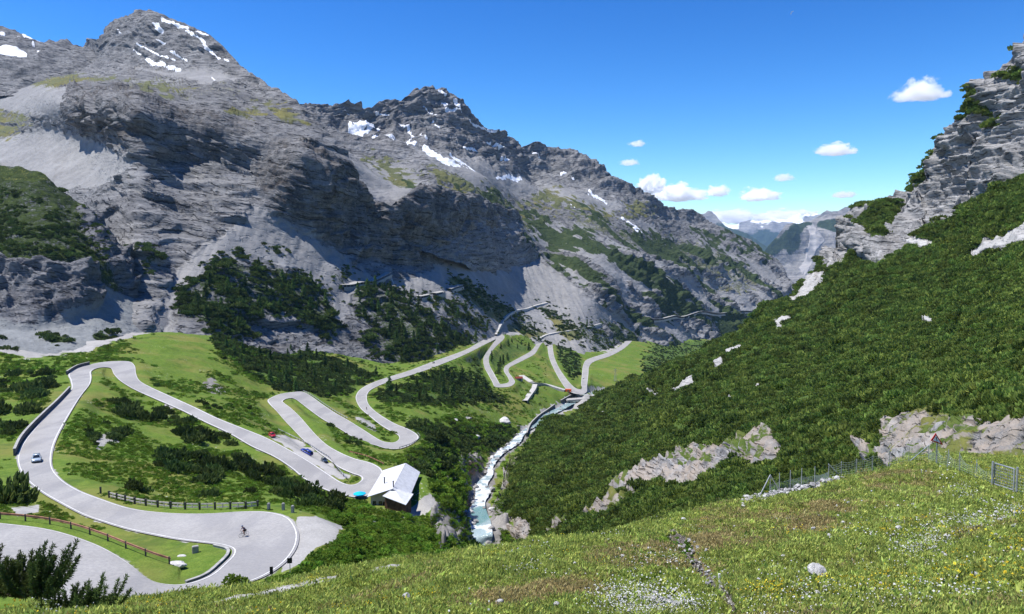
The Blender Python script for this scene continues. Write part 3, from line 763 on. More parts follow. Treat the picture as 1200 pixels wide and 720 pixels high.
# ------------------------------------------------------------------ DARK SPUR on the left
cs = [(-100,414,360),(0,412,368),(60,414,383),(110,401,428),(165,384,505),(185,378,540),(0,372,440),(60,374,450),(100,368,470),(150,350,540),(0,300,495),(60,300,500),(105,315,515),(140,318,560),(-100,372,430),(-100,300,480),
      (-100,195,640),(0,198,620),(45,205,610),(75,234,600),(110,260,600),(140,295,590),(165,345,560),(0,250,560),(60,250,560)]
TS = [(-110,195),(0,196),(20,197),(42,203),(52,208),(60,218),(70,225),(76,232),(92,242),(104,249),(112,258),(120,270),(127,283),(134,298),(142,313),(150,330),(157,345),(166,358),(180,370),(190,376)]
LS = Layer('spur', TS, [(-110,440),(60,440),(110,425),(190,400)], cs, back=.5, backlen=120)
p = LS.p.copy(); px = LS.px.ravel(); py = LS.py.ravel()
cl = sstep(-6, 5, multi(px, py, [[(-110,320),(0,316),(30,310),(70,312),(105,318),(117,352),(112,362),(80,376),(0,386),(-110,386)],[(90,248),(112,262),(140,300),(160,350),(150,345),(120,310),(100,275)]]))
sc = am([[(-110,384),(0,384),(64,380),(85,370),(118,356),(112,335),(140,345),(195,370),(195,400),(110,430),(-110,440)]], 5, 1.3, LS, k=3)
d = 3 * fbm(p, 60, 3) + (1 - sc) * (1.5 + 4.5 * cl) * ridged(p, 22, 4) + (1 - sc) * (1 + 5 * cl) * strata(p, 12, 8, (.3, 0), 1.1) + .5 * fbm(p, 5, 3)
d += cl * 3.5
M_SPUR = mountain_mat('dark_spur', rockA=(.05, .052, .058), rockB=(.12, .122, .13), rockC=(.21, .21, .215), screeC=(.25, .262, .262), grassA=(.10, .13, .03), grassB=(.14, .16, .04), shrubA=(.018, .03, .01), shrubB=(.05, .072, .018), s=.5, cracks=(.3, 0, 1.0))
LS.finish(d, dict(snow=NZ(LS, 0), scree=sc, grass=np.maximum(.45, am([[(-110,190),(0,196),(60,208),(50,215),(0,210),(-110,215)]], 6, 2., LS)) * (1 - cl) * (1 - sc), shrub=.62 * (1 - cl) * (1 - sc) + .75 * am([[(55,388),(80,392),(85,402),(60,404)],[(112,392),(128,390),(150,405),(135,412),(118,402)]], 4, 3., LS)),
   'dark rocky spur with scrub above a grey scree fan', M_SPUR)

# ------------------------------------------------------------------ RIGHT HAND SLOPE
cr = [(590,636,262),(590,602,288),(598,560,358),(605,540,408),(625,510,495),(650,490,600),(690,477,700),(760,436,690),(800,420,620),(860,388,600),(930,340,650),(960,318,680),(985,290,700),(1000,240,720),(1040,215,660),(1070,190,600),(1085,165,560),(1140,100,500),(1200,45,450),(1300,-40,420),
 (640,622,246),(720,592,226),(800,592,196),(700,540,335),(700,500,470),(760,500,380),(800,480,335),(800,454,400),(850,430,400),(900,400,425),(850,572,196),(900,550,196),(950,562,172),(1000,482,215),(1000,430,270),(1000,370,380),(1000,334,460),(950,400,400),(1000,285,580),(950,345,600),
 (1050,542,138),(1100,530,120),(1100,460,180),(1100,400,250),(1100,300,410),(1100,250,480),(1200,522,92),(1200,472,120),(1200,400,175),(1200,355,220),(1200,260,330),(1200,214,385),(1300,400,140),(1300,522,62),(1300,230,300),(1050,280,500),(1050,240,590)]
TR = [(578,640),(583,622),(588,604),(594,590),(592,575),(597,562),(602,546),(612,528),(622,514),(640,500),(660,490),(680,484),(700,474),(730,455),(760,439),(790,425),(820,412),(850,396),(870,382),(890,370),(900,360),(912,350),(925,342),(932,333),(945,322),(955,318),(960,305),(968,296),(985,292),(988,275),(990,265),(1000,255),(1003,248),(1012,240),(1030,234),(1045,228),(1052,222),(1062,212),(1070,205),(1080,197),(1085,190),(1086,174),(1090,166),(1108,155),(1120,148),(1137,136),(1139.5,124),(1140.5,106),(1147,96),(1158,90),(1168,82),(1172,75),(1180,65),(1190,52),(1200,42),(1300,-50)]
BR = [(578,660),(600,660),(700,650),(830,625),(900,605),(1000,580),(1100,560),(1300,560)]
LR = Layer('right', TR, BR, cr, step=1.15, rowstep=1.15, back=.35, backlen=220)
p = LR.p.copy(); px = LR.px.ravel(); py = LR.py.ravel()
ROCKR = [[(960,310),(972,290),(990,262),(1003,250),(1040,228),(1062,210),(1092,190),(1084,170),(1108,152),(1142,132),(1140,102),(1170,80),(1200,40),(1300,-60),(1300,190),(1200,205),(1165,225),(1120,250),(1080,270),(1062,286),(1045,300),(1020,290),(1000,296),(985,310)],
 [(1005,292),(1020,288),(1050,290),(1060,300),(1035,312),(1010,306)]]
OUT = [[(718,580),(735,570),(760,552),(785,545),(805,530),(835,523),(850,527),(868,512),(890,503),(902,505),(912,520),(924,536),(905,547),(880,552),(865,540),(850,548),(830,566),(800,574),(775,570),(745,590)],
 [(586,634),(592,613),(608,606),(622,612),(618,630)],[(640,622),(652,606),(664,604),(668,612),(655,624)],[(684,605),(700,594),(718,588),(740,588),(728,599),(700,612)],
 [(1036,512),(1044,497),(1066,492),(1082,488),(1100,488),(1112,494),(1128,497),(1160,498),(1200,498),(1300,500),(1300,560),(1050,560),(1034,545)],
 [(1002,520),(1015,520),(1036,530),(1040,545),(1015,545)],[(572,575),(592,548),(606,538),(612,542),(600,560),(596,585),(585,600)]]
PALE = [[(905,378),(926,365),(926,374),(912,384)],[(895,388),(905,382),(900,392)],[(850,412),(870,402),(872,410),(855,420)],[(838,428),(850,420),(850,428),(840,436)],[(785,455),(815,440),(812,448),(790,458)],[(1135,296),(1160,280),(1185,270),(1200,262),(1300,220),(1300,235),(1200,278),(1165,290),(1140,300)],
 [(884,444),(892,442),(890,455),(885,456)],[(850,462),(860,464),(856,470)],[(1080,374),(1100,380),(1104,384),(1084,382)],[(925,345),(945,325),(965,318),(975,305),(980,312),(965,330),(940,348),(922,360)],[(1060,282),(1090,280),(1093,286),(1065,288)],[(762,462),(772,459),(770,464)],[(930,342),(952,322),(970,320),(955,335),(935,350)]]
rr = sstep(-5, 4, multi(px, py, ROCKR) + 4 * fbm(p, 20, 3)); ro = sstep(-3, 3, multi(px, py, OUT) + 2.5 * fbm(p, 9, 3)); rp = sstep(-2, 2, multi(px, py, PALE) + 2 * fbm(p, 8, 3, off=3.))
rock = np.clip(rr + ro + rp, 0, 1)
ysc = np.clip(p[:, 1] / 300, .35, 2)
d = 4 * fbm(p, 60, 3, off=2.) * ysc
d -= 8.0 * rr
d += rr * (7 * ridged(p, 50, 4) + 5 * strata(p, 16, 14, (.12, .05), 4.4) + 2.6 * strata(p, 6, 10, (.12, .05), 8.4) + 1.8 * ridged(p, 12, 3))
d += ro * (1.0 * ridged(p, 14, 3) + 1.9 * strata(p, 6.5, 4, (1.1, .3), 4.4) + .8 * strata(p, 2.4, 3, (-.8, .5), 9.4) + .35 * fbm(p, 2, 3) + .9) * np.clip(p[:, 1] / 180, .6, 1.6)
d += rp * (1.2 * ridged(p, 9, 3) + .6)
ledgev = am([[(1085,172),(1112,148),(1142,135),(1140,128),(1100,155),(1090,165)],[(1140,102),(1150,108),(1158,135),(1145,132)],[(1120,245),(1160,225),(1200,212),(1200,235),(1130,260)],[(1000,258),(1050,232),(1050,260),(1030,290),(1020,270)],[(1050,222),(1070,205),(1085,200),(1075,215)],[(1175,90),(1200,80),(1200,100)],[(1160,150),(1180,140),(1180,150)]], 5, 2.9, LR, k=3)
LR.finish(d, dict(snow=NZ(LR, 0), ochre=.6 * ro, scree=.6 * rp, grass=(1 - rock) * .9 + 1.0 * ro * np.clip(.35 + 1.3 * fbm(p, 9, 3, off=12.), 0, 1), shrub=np.maximum(.8 * (1 - rock), ledgev * .9)), 'steep right hand slope under pale layered crags', M_RIGHT)
ROCK_R = rock; LEDGE_R = ledgev

# ------------------------------------------------------------------ FAR MOUNTAINS
M_FAR = mountain_mat('far_mountain', rockA=(.075, .072, .07), rockB=(.19, .182, .172), rockC=(.33, .315, .29), screeC=(.42, .40, .38), grassA=(.05, .07, .03), grassB=(.08, .10, .04), shrubA=(.022, .036, .018), shrubB=(.045, .062, .026), s=4.0)
def far_layer(name, top, by, Y0, slope, amp, attrs, label, back=.8, step=1.0):
    top = np.array(top, float); c = []
    for x, y in top[::max(1, len(top) // 8)]: c += col(x, by, Y0, [(y, slope)])
    L = Layer(name, top, [(top[0, 0], by), (top[-1, 0], by)], c, step=step, rowstep=step, back=back, backlen=Y0 * .35)
    q = L.p; s = Y0 / 1300.
    d = amp * (14 * s * ridged(q, 160 * s, 5, off=1.7) + 8 * s * fbm(q, 90 * s, 4))
    z = NZ(L, 0)
    at = dict(snow=z, scree=z, grass=z, shrub=z); at.update(attrs(L, fbm(q, 50 * s, 4, off=5.)))
    L.finish(d, at, label, M_FAR); return L
TD1 = [(870,330),(885,308),(900,292),(908,284),(918,274),(925,270),(932,266),(940,262),(946,259),(960,255),(972,252),(980,251.6),(1000,250),(1030,256),(1060,270)]
far_layer('d1', TD1, 400, 6000, 1.0, 1.0, lambda L, n: dict(shrub=np.clip(.02 + (multi(L.px.ravel(), L.py.ravel(), [[(880,300),(945,258),(1010,250),(1010,285),(985,290),(966,275),(955,262),(944,266),(944,285),(925,300),(900,310)]]) + 8 * n) / 6, 0, 1),
   scree=np.clip(.5 + (multi(L.px.ravel(), L.py.ravel(), [[(942,262),(950,262),(962,290),(950,310),(940,330),(945,300)],[(935,318),(945,305),(945,312),(938,325)]]) + 3 * n) / 4, 0, 1), grass=.0 * n), 'brown and grey mountain closing the valley beyond the gap')
far_layer('d1b', [(950,262),(972,254),(985,250),(992,247),(998,244),(1004,240),(1014,239),(1025,242),(1050,255),(1070,270)], 330, 8000, .9, .9, lambda L, n: dict(scree=.3 + .2 * n), 'purple grey peak behind the closing mountain')
far_layer('d3', [(780,262),(800,257),(815,257),(824,257),(829,253),(833,252.6),(840,259),(848,265),(858,272),(874,278),(890,285),(905,292),(925,300)], 340, 10500, .6, .5, lambda L, n: dict(shrub=np.clip((L.py.ravel() - 262) / 8 + n, 0, 1)), 'blue forested ridge in the far valley gap')
far_layer('d2', [(820,275),(835,268),(848,264.5),(856,266),(862,265),(868,262),(878,260),(888,265),(892,266),(900,261),(908,258.5),(916,258),(924,255),(930,253.5),(936,252),(941,253),(946,251.4),(951,253),(956,252),(964,252),(975,251),(990,250),(1010,252)], 330, 15000, .5, .7,
   lambda L, n: dict(snow=np.clip(.26 - (L.py.ravel() - np.repeat(L.ty[None], L.shape[0], 0).ravel() - 7) / 9 + 1.5 * n, 0, 1), shrub=np.clip((L.py.ravel() - 274) / 6 + n, 0, 1)), 'distant snow streaked range on the skyline')

# ------------------------------------------------------------------ VALLEY mesh
VALLEY, VP, VSH, VPX, VLN = build_valley()
VALLEY.data.materials.append(M_VAL)

# ------------------------------------------------------------------ BASE GROUND out to the horizon
gm = MB(); bmesh.ops.create_circle(gm.bm, cap_ends=True, radius=32000, segments=96)
g = gm.build('ground', M_FAR, loc=(0, 0, -420)); tag(g, 'low ground beyond the mountains reaching to the horizon', 'ground', kind='structure')
# ------------------------------------------------------------------ FOREGROUND KNOLL (grass bank below the viewpoint)
HC = [(-60,727,15.5),(0,722,16),(60,716,16.5),(140,711,17),(220,702,18),(300,691,19.5),(350,682,21),(400,670,23),(440,664,24.5),(480,655,26),(520,650,27.5),(560,645,29),(640,636,31),(700,629,33),(760,615,36),(830,599,39),(880,585,41.5),(940,573,44),(1000,558,45),(1060,545,45),(1090,541,44),(1140,552,41),(1185,572,36.5),(1230,585,33),(1300,600,30)]
hp = [tuple(P(*q)) for q in HC]
for q in HC:
    v = P(*q)
    if q[0] < 1060: hp.append((v[0] * 1.5, v[1] * 1.5, v[2] - .36 * v[1] * .5)); hp.append((v[0] * 3, v[1] * 3, v[2] - .36 * v[1] * 2))
for q in [(600,720,9.9),(600,690,12.8),(600,665,18),(800,720,9.6),(800,690,12),(800,650,19),(820,620,28),(960,680,13.2),(960,640,20),(960,600,31),(1000,720,8.7),(1100,600,27),(1100,650,17),(1100,570,36),(1200,720,7.8),(1200,660,13.5),(1200,610,23.5),(400,720,11.5),(400,695,15),(250,720,14),(500,690,13.8),(1300,720,7.5),(1300,650,15),
  (1150,541,56),(1200,549,52),(1110,536,52),(1200,534,68),(1150,532,63),(1250,532,70),(1300,528,75),(1120,531,58),(1140,547,47),(1170,554,43),(1090,536,52)]:
    hp.append(tuple(P(*q)))
hp += [(0, .4, -1.75), (0, 2, -2.3), (0, 4.5, -3.2), (-6, 3, -3.2), (6, 3, -2.2), (-14, 5, -6.0), (14, 5, -2.8), (-14, .6, -3.5), (14, .6, -1.8), (-30, 10, -10.5), (60, 60, -17), (45, 20, -6)]
hp += [tuple(P(*q)) for q in [(0,742,8),(-60,745,8),(150,738,8),(300,735,8.5),(0,765,4.2),(150,765,4.2),(-220,770,8),(-220,738,15),(-330,742,16),(-330,790,7),(100,728,11),(-60,737,11)]]
hp += [tuple(P(*q)) for q in [(1200,546,95),(1300,542,98),(1400,560,95),(1250,540,88),(1150,552,84)]]
hp = np.array(hp)
HT = TPS(np.stack([hp[:, 0] / hp[:, 1] * 1.2, np.log(hp[:, 1]) * .8], 1), hp[:, 2], lam=3e-4)
hpx = np.concatenate([np.arange(-700, -120, 8.0), np.arange(-120, 1330, 2.6), np.arange(1330, 2300, 8.0)])
hly = np.concatenate([np.linspace(math.log(.4), math.log(6), 60, endpoint=False), np.arange(math.log(6), math.log(92), .0052)])
HU, HLY = np.meshgrid((hpx - 600) / FPX / CP, hly)
hY = np.exp(HLY); hX = HU * hY
hz = HT(np.stack([HU.ravel() * 1.2, HLY.ravel() * .8], 1))
_hc = np.array(HC); _pxg = np.broadcast_to(hpx[None], HU.shape).ravel()
_yc = np.interp(_pxg, _hc[:, 0], _hc[:, 2]) * (1 + .5 * sstep(1040, 1110, _pxg)) + 60 * sstep(1060, 1130, _pxg)
_dd = np.maximum(hY.ravel() - _yc, 0)
hz = hz - np.where(_dd < 12, _dd * _dd * .035, 5.04 + (_dd - 12) * .84)      # the bank rolls over and falls away behind its crest
hz = np.where(hY.ravel() < 4, np.minimum(hz, -1.55 - .28 * hY.ravel()), hz)
p = np.stack([hX.ravel(), hY.ravel(), hz], 1)
kd = np.clip(p[:, 1] / 14, .15, 1)
px, py = proj(p)
p[:, 2] += kd * (.30 * fbm(p, 5, 3) + .10 * fbm(p, .9, 3, off=4.) + .05 * fbm(p, .35, 2, off=9.))
n5 = fbm(p, 2.2, 4, off=3.)
rill = sstep(-3, 2, strokes(px, py, [(7, [(785,626),(797,634),(812,652),(822,668),(840,684),(852,700),(862,716)])]) + 4 * n5)
p[:, 2] -= .22 * rill
stone = np.clip(.5 + (multi(px, py, [[(872,582),(890,572),(950,566),(985,560),(960,574),(905,584)],[(235,706),(300,693),(350,684),(402,671),(402,681),(350,692),(300,702),(240,711)],[(425,668),(475,657),(475,663),(430,675)],[(530,640),(556,636),(590,636),(570,644),(540,646)],[(310,700),(395,688),(370,690)]]) + 4 * n5) / 4, 0, 1)
grav = np.clip(.5 + (multi(px, py, [[(690,700),(740,690),(800,700),(830,720),(700,724)],[(1060,642),(1100,620),(1110,632),(1075,650)],[(1120,615),(1200,598),(1200,604),(1130,622)]]) + 9 * n5) / 10, 0, 1) * .75
brown = np.clip(.5 + (multi(px, py, [[(560,700),(640,665),(740,645),(830,625),(960,590),(1000,600),(940,640),(860,655),(760,680),(640,715)],[(820,605),(930,590),(960,615),(890,645),(830,660),(800,630)],[(1010,560),(1090,548),(1120,570),(1080,580)]]) + 16 * n5) / 22, 0, 1)
me = mesh_np('knoll', p, grid_faces(*HU.shape)[:, ::-1])
fattr(me, 'stone', np.maximum(stone, grav)); fattr(me, 'brown', brown); fattr(me, 'rill', rill)
t = NT('knoll_turf'); v = t.coord('Object')
g1 = t.noise(v, .35, 5, .6); g2 = t.noise(v, 3.5, 5, .7); g3 = t.noise(v, 18, 3, .7)
c = t.mix(t.mr(g1, .3, .7), (.115, .175, .028), (.20, .235, .045))
c = t.mix(t.mr(g2, .4, .65), c, (.20, .19, .065))
c = t.mix(t.mr(g3, .6, .35, 0, .6), c, (.04, .06, .012))
br = t.mr(t.math('MULTIPLY_ADD', t.math('SUBTRACT', g2, .5), 1.5, t.attr('brown')), .35, .75, 0, .8)
c = t.mix(br, c, t.mix(g3, (.13, .085, .035), (.27, .20, .09)))
st = t.mr(t.math('MULTIPLY_ADD', t.math('SUBTRACT', g2, .5), 1.6, t.attr('stone')), .42, .58)
c = t.mix(st, c, t.mix(t.mr(g3, .35, .65), (.22, .21, .2), (.5, .49, .47)))
c = t.mix(t.mr(t.math('MULTIPLY_ADD', t.math('SUBTRACT', g3, .5), 1.0, t.attr('rill')), .4, .6), c, t.mix(t.mr(g3, .55, .62), (.075, .065, .055), (.36, .35, .33)))
hh = t.math('ADD', t.math('MULTIPLY', g2, .25), t.math('MULTIPLY', g3, .07))
me.materials.append(t.done(t.bsdf(c, .95, .05, nrm=t.bump(hh, .9, .5))))
KNOLL = bpy.data.objects.new('hillside', me); link(KNOLL); tag(KNOLL, 'flowery grass bank dropping away below the viewpoint', 'hillside', kind='structure')
HP, HSH = p, HU.shape
KBVH = BVHTree.FromPolygons([tuple(q) for q in p], [tuple(f) for f in grid_faces(*HSH)])
VBVH = BVHTree.FromPolygons([tuple(q) for q in VP], [tuple(f) for f in grid_faces(*VSH)])
def hit(bvh, px, py):
    kx, kzz = ray(px, py)
    d = Vector((float(kx), 1.0, float(kzz))).normalized()
    r = bvh.ray_cast(Vector((0, 0, 0)), d)
    return r[0], r[1]
def vz(x, y):
    r = VBVH.ray_cast(Vector((x, y, 500)), Vector((0, 0, -1)))
    return r[0].z if r[0] else float(VT(np.array([[x / y * 1.6, math.log(y)]]))[0])
def kzt(x, y):
    r = KBVH.ray_cast(Vector((x, y, 500)), Vector((0, 0, -1)))
    return r[0].z if r[0] else -10.0
# ------------------------------------------------------------------ ROAD, LINES, WATER
t = NT('asphalt_pale'); v = t.coord('Object')
a1 = t.noise(v, .10, 5, .6); a2 = t.noise(v, 2.5, 4, .7); a3 = t.noise(v, 25, 2, .6)
c = t.mix(t.mr(a1, .3, .7), (.295, .286, .272), (.36, .35, .333))
c = t.mix(t.mr(a2, .62, .4, 0, .3), c, (.17, .17, .18)); c = t.mix(t.mr(t.noise(t.mapping(v, (.16, .05, .1)), 1, 3, .5), .5, .62, 0, .4), c, (.20, .198, .205))
c = t.mix(t.mr(t.noise(t.mapping(v, (.5, .5, .5)), 1.0, 6, .75, 2.5), .60, .66, 0, .35), c, (.15, .15, .155))
M_ROAD = t.done(t.bsdf(c, .85, .25, nrm=t.bump(a3, .3, .02)))
M_LINE = plain('road_paint', (.62, .62, .60), .7, var=.18, scale=1.5)
M_CONC = plain('weathered_concrete', (.33, .325, .31), .9, .1, var=.25, scale=.8)
M_DIRTRD = plain('gravel_track', (.42, .41, .39), .95, .05, var=.22, scale=.7)

def ribbon(E1, E2, m, lift, nc=5):
    tt = np.linspace(0, 1, nc)[None, :, None]
    v = E1[:, None] * (1 - tt) + E2[:, None] * tt
    v = v + np.array([0, 0, lift])
    return v.reshape(-1, 3), grid_faces(len(E1), nc)
v, f = ribbon(RE1, RE2, M_ROAD, 0.0)
me = mesh_np('road', v, f); me.materials.append(M_ROAD)
ROADO = bpy.data.objects.new('road', me); link(ROADO); tag(ROADO, 'pale asphalt mountain road winding down in hairpins', 'road', kind='structure')
RBVH = BVHTree.FromPolygons([tuple(q) for q in v], [tuple(q) for q in f])
W = np.linalg.norm(RE2 - RE1, axis=1)[:, None]
U = (RE2 - RE1) / W
for side in (0, 1):
    off, wd = .30, np.clip(RE1[:, 1:2] / 120 * .15, .15, .30)
    A = RE1 + U * off if side == 0 else RE2 - U * (off + wd)
    v, f = ribbon(A, A + U * wd, M_LINE, .03, 2)
    me = mesh_np('edge_line', v, f); me.materials.append(M_LINE)
    o = bpy.data.objects.new('edge_line', me); link(o, ROADO)

# water
t = NT('glacier_water'); v = t.coord('Object')
fo = t.attr('foam'); w1 = t.noise(v, .5, 5, .7, 1.5); w2 = t.noise(v, 2.2, 4, .7)
fm = t.mr(t.math('MULTIPLY_ADD', t.math('SUBTRACT', w1, .5), 1.8, fo), .30, .75)
pl_ = t.attr('pool'); c = t.mix(fm, t.mix(t.math('MULTIPLY', t.mr(w2, .3, .7), .6), t.mix(pl_, (.30, .40, .41), (.055, .22, .215)), (.44, .52, .53)), (.56, .59, .61))
M_WATER = t.done(t.bsdf(c, t.mr(fm, 0, 1, .12, .8), .5, nrm=t.bump(w2, .5, .4)))
sc = catmull(np.column_stack([STREAM_C, STREAM[:, 3]]), 10)
tang = np.gradient(sc[:, :2], axis=0); tang /= np.linalg.norm(tang, axis=1)[:, None]
nrm = np.stack([tang[:, 1], -tang[:, 0], np.zeros(len(tang))], 1)
nc = 9
rows = []
for k in range(nc):
    rows.append(sc[:, :3] + nrm * (sc[:, 3:4] * (k / (nc - 1) - .5) * 1.0))
v = np.stack(rows, 1).reshape(-1, 3)
sx, sy = proj(v)
pools = multi(sx, sy, [[(545,598),(580,590),(582,604),(560,616),(545,612)],[(635,508),(650,503),(652,515),(636,518)],[(662,482),(672,476),(676,486),(662,490)]])
v[:, 2] += .5 * fbm(v, 3, 3) * sstep(1, -2, pools)
foam = np.clip(.62 + 1.1 * fbm(v, 7, 3) - sstep(-2, 2, pools) * 1.4, 0, 1)
foam = np.where(v[:, 1] > 560, foam * .45, foam)
me = mesh_np('stream', v, grid_faces(len(sc), nc)); fattr(me, 'foam', foam); fattr(me, 'pool', np.maximum(sstep(-2, 2, pools), .45 * (v[:, 1] > 560))); me.materials.append(M_WATER)
o = bpy.data.objects.new('stream', me); link(o); tag(o, 'foaming white and turquoise mountain stream in the gorge', 'stream', kind='structure')
# ------------------------------------------------------------------ VEGETATION
def leaf_mat(name, a, b, trans=.15, rnd=.45):
    t = NT(name)
    oi = t.n('ObjectInfo'); tint = t.attr('tint')
    c = t.mix(tint, a, b)
    x = t.n('HueSaturation'); t.l(c, x.inputs['Color'])
    t.l(t.mr(oi.outputs['Random'], 0, 1, 1 - rnd * .7, 1 + rnd), x.inputs['Value'])
    t.l(t.mr(t.math('FRACT', t.math('MULTIPLY', oi.outputs['Random'], 7.31)), 0, 1, .485, .515), x.inputs['Hue'])
    b1 = t.bsdf(x.outputs[0], .75, .12)
    tr = t.n('BsdfTranslucent'); t.l(x.outputs[0], tr.inputs[0])
    m = t.n('MixShader'); m.inputs[0].default_value = trans; t.l(b1, m.inputs[1]); t.l(tr.outputs[0], m.inputs[2])
    return t.done(m.outputs[0])
M_PINE = leaf_mat('dwarf_pine_needles', (.092, .152, .028), (.235, .30, .064), .33)
M_PINE_D = leaf_mat('dark_pine_needles', (.048, .084, .022), (.135, .185, .05), .28)
M_SPRUCE = leaf_mat('spruce_needles', (.06, .115, .03), (.16, .24, .06), .3)
M_HERB = leaf_mat('broad_herb_leaves', (.11, .21, .022), (.22, .33, .05), .38)
M_GRASS = leaf_mat('grass_blades', (.19, .28, .045), (.50, .53, .14), .42, .7)
M_DRY = leaf_mat('dry_grass_blades', (.27, .22, .08), (.52, .44, .20), .42, .5)
M_BARK = plain('pine_bark', (.10, .075, .055), .95, .05, var=.3, scale=6)

def shoots(base, axis, length, width, tint, rng, planes=2):
    """each shoot = crossing pointed blades of needles"""
    n = len(base)
    axis = axis / np.linalg.norm(axis, axis=1)[:, None]
    r = rng.normal(size=(n, 3)); s1 = np.cross(axis, r); s1 /= np.linalg.norm(s1, axis=1)[:, None]
    s2 = np.cross(axis, s1)
    V, F, T = [], [], []
    for k in range(planes):
        a = math.pi * k / planes
        s = s1 * math.cos(a) + s2 * math.sin(a)
        w = (width * rng.uniform(.8, 1.2, n))[:, None]; l = length[:, None]
        mid = base + axis * l * rng.uniform(.35, .55, n)[:, None]
        V.append(np.stack([base, mid + s * w, base + axis * l, mid - s * w], 1).reshape(-1, 3))
        F.append(np.arange(n * 4).reshape(n, 4) + k * n * 4); T.append(np.repeat(tint, 4))
    return np.vstack(V), np.vstack(F), np.concatenate(T)

def foliage_mesh(name, parts, mat):
    V, F, T, o = [], [], [], 0
    for v, f, t in parts:
        V.append(v); F.append(f + o); T.append(t); o += len(v)
    me = mesh_np(name, np.vstack(V), np.vstack(F), smooth=False)
    fattr(me, 'tint', np.concatenate(T)); me.materials.append(mat)
    return me

def bush_mesh(name, seed, n, mat, h=.85, upright=1.0, l=.34, w=.11, lobes=5, planes=2):
    """spreading dwarf pine: several lobed mounds of up-curved shoots; unit radius"""
    g = np.random.default_rng(seed)
    ca = g.uniform(0, 6.28, lobes); cr = g.uniform(.2, .62, lobes)
    c = np.stack([np.cos(ca) * cr, np.sin(ca) * cr, g.uniform(.0, .25, lobes)], 1)
    R0 = g.uniform(.42, .62, lobes)
    k = g.integers(0, lobes, n)
    u = g.normal(size=(n, 3)); u[:, 2] = np.abs(u[:, 2]); u /= np.linalg.norm(u, axis=1)[:, None]
    rad = R0[k] * g.uniform(.45, 1, n) ** .5
    b = c[k] + u * rad[:, None] * np.array([1, 1, h])
    b[:, 2] = np.maximum(b[:, 2] - .12, .0)
    ax = u * np.array([.8, .8, .6]) + np.array([0, 0, .55 * upright]) + g.normal(size=(n, 3)) * .22
    ln = l * g.uniform(.6, 1.25, n)
    return foliage_mesh(name, [shoots(b, ax, ln, ln * w / l, np.clip(g.normal(.45, .28, n), 0, 1), g, planes)], mat)

def conifer_meshes(seed, n_whorl=11, mat=None):
    """unit height spruce: trunk mesh + crown mesh of drooping branch sprays"""
    g = np.random.default_rng(seed)
    B, A, Ln, Wd, T = [], [], [], [], []
    for i in range(n_whorl):
        z = .06 + .9 * (i / n_whorl) ** .9
        L = .21 * (1 - z) ** .8 + .02
        for k in range(g.integers(6, 9)):
            a = g.uniform(0, 6.28); zz = z + g.uniform(-.03, .03); LL = L * g.uniform(.6, 1.2)
            d = np.array([math.cos(a), math.sin(a), 0])
            for q in range(5):
                f = q / 5
                B.append(d * LL * f + [0, 0, zz - .05 * f * f]); A.append(d * .9 + g.normal(size=3) * .45 + [0, 0, -.15])
                Ln.append(.085 * g.uniform(.7, 1.3) * (1.15 - .6 * z)); Wd.append(.03 * g.uniform(.8, 1.3)); T.append(np.clip(g.normal(.3 + .3 * f, .2), 0, 1))
    for k in range(8):
        B.append([0, 0, .9 + .008 * k]); A.append(g.normal(size=3) * .3 + [0, 0, 1]); Ln.append(.07); Wd.append(.015); T.append(.5)
    crown = foliage_mesh('crown', [shoots(np.array(B), np.array(A), np.array(Ln), np.array(Wd), np.array(T), g, 2)], mat)
    m = MB(); m.tube([(0, 0, -.03), (.004, 0, .4), (0, .003, .93)], [.018, .011, .003], 6)
    tm = bpy.data.meshes.new('trunk'); m.bm.to_mesh(tm); m.bm.free(); tm.materials.append(M_BARK)
    return tm, crown

def proto_coll(name, meshes):
    c = bpy.data.collections.new(name)
    for k, me in enumerate(meshes):
        c.objects.link(bpy.data.objects.new('%s_%02d' % (name, k), me))
    return c

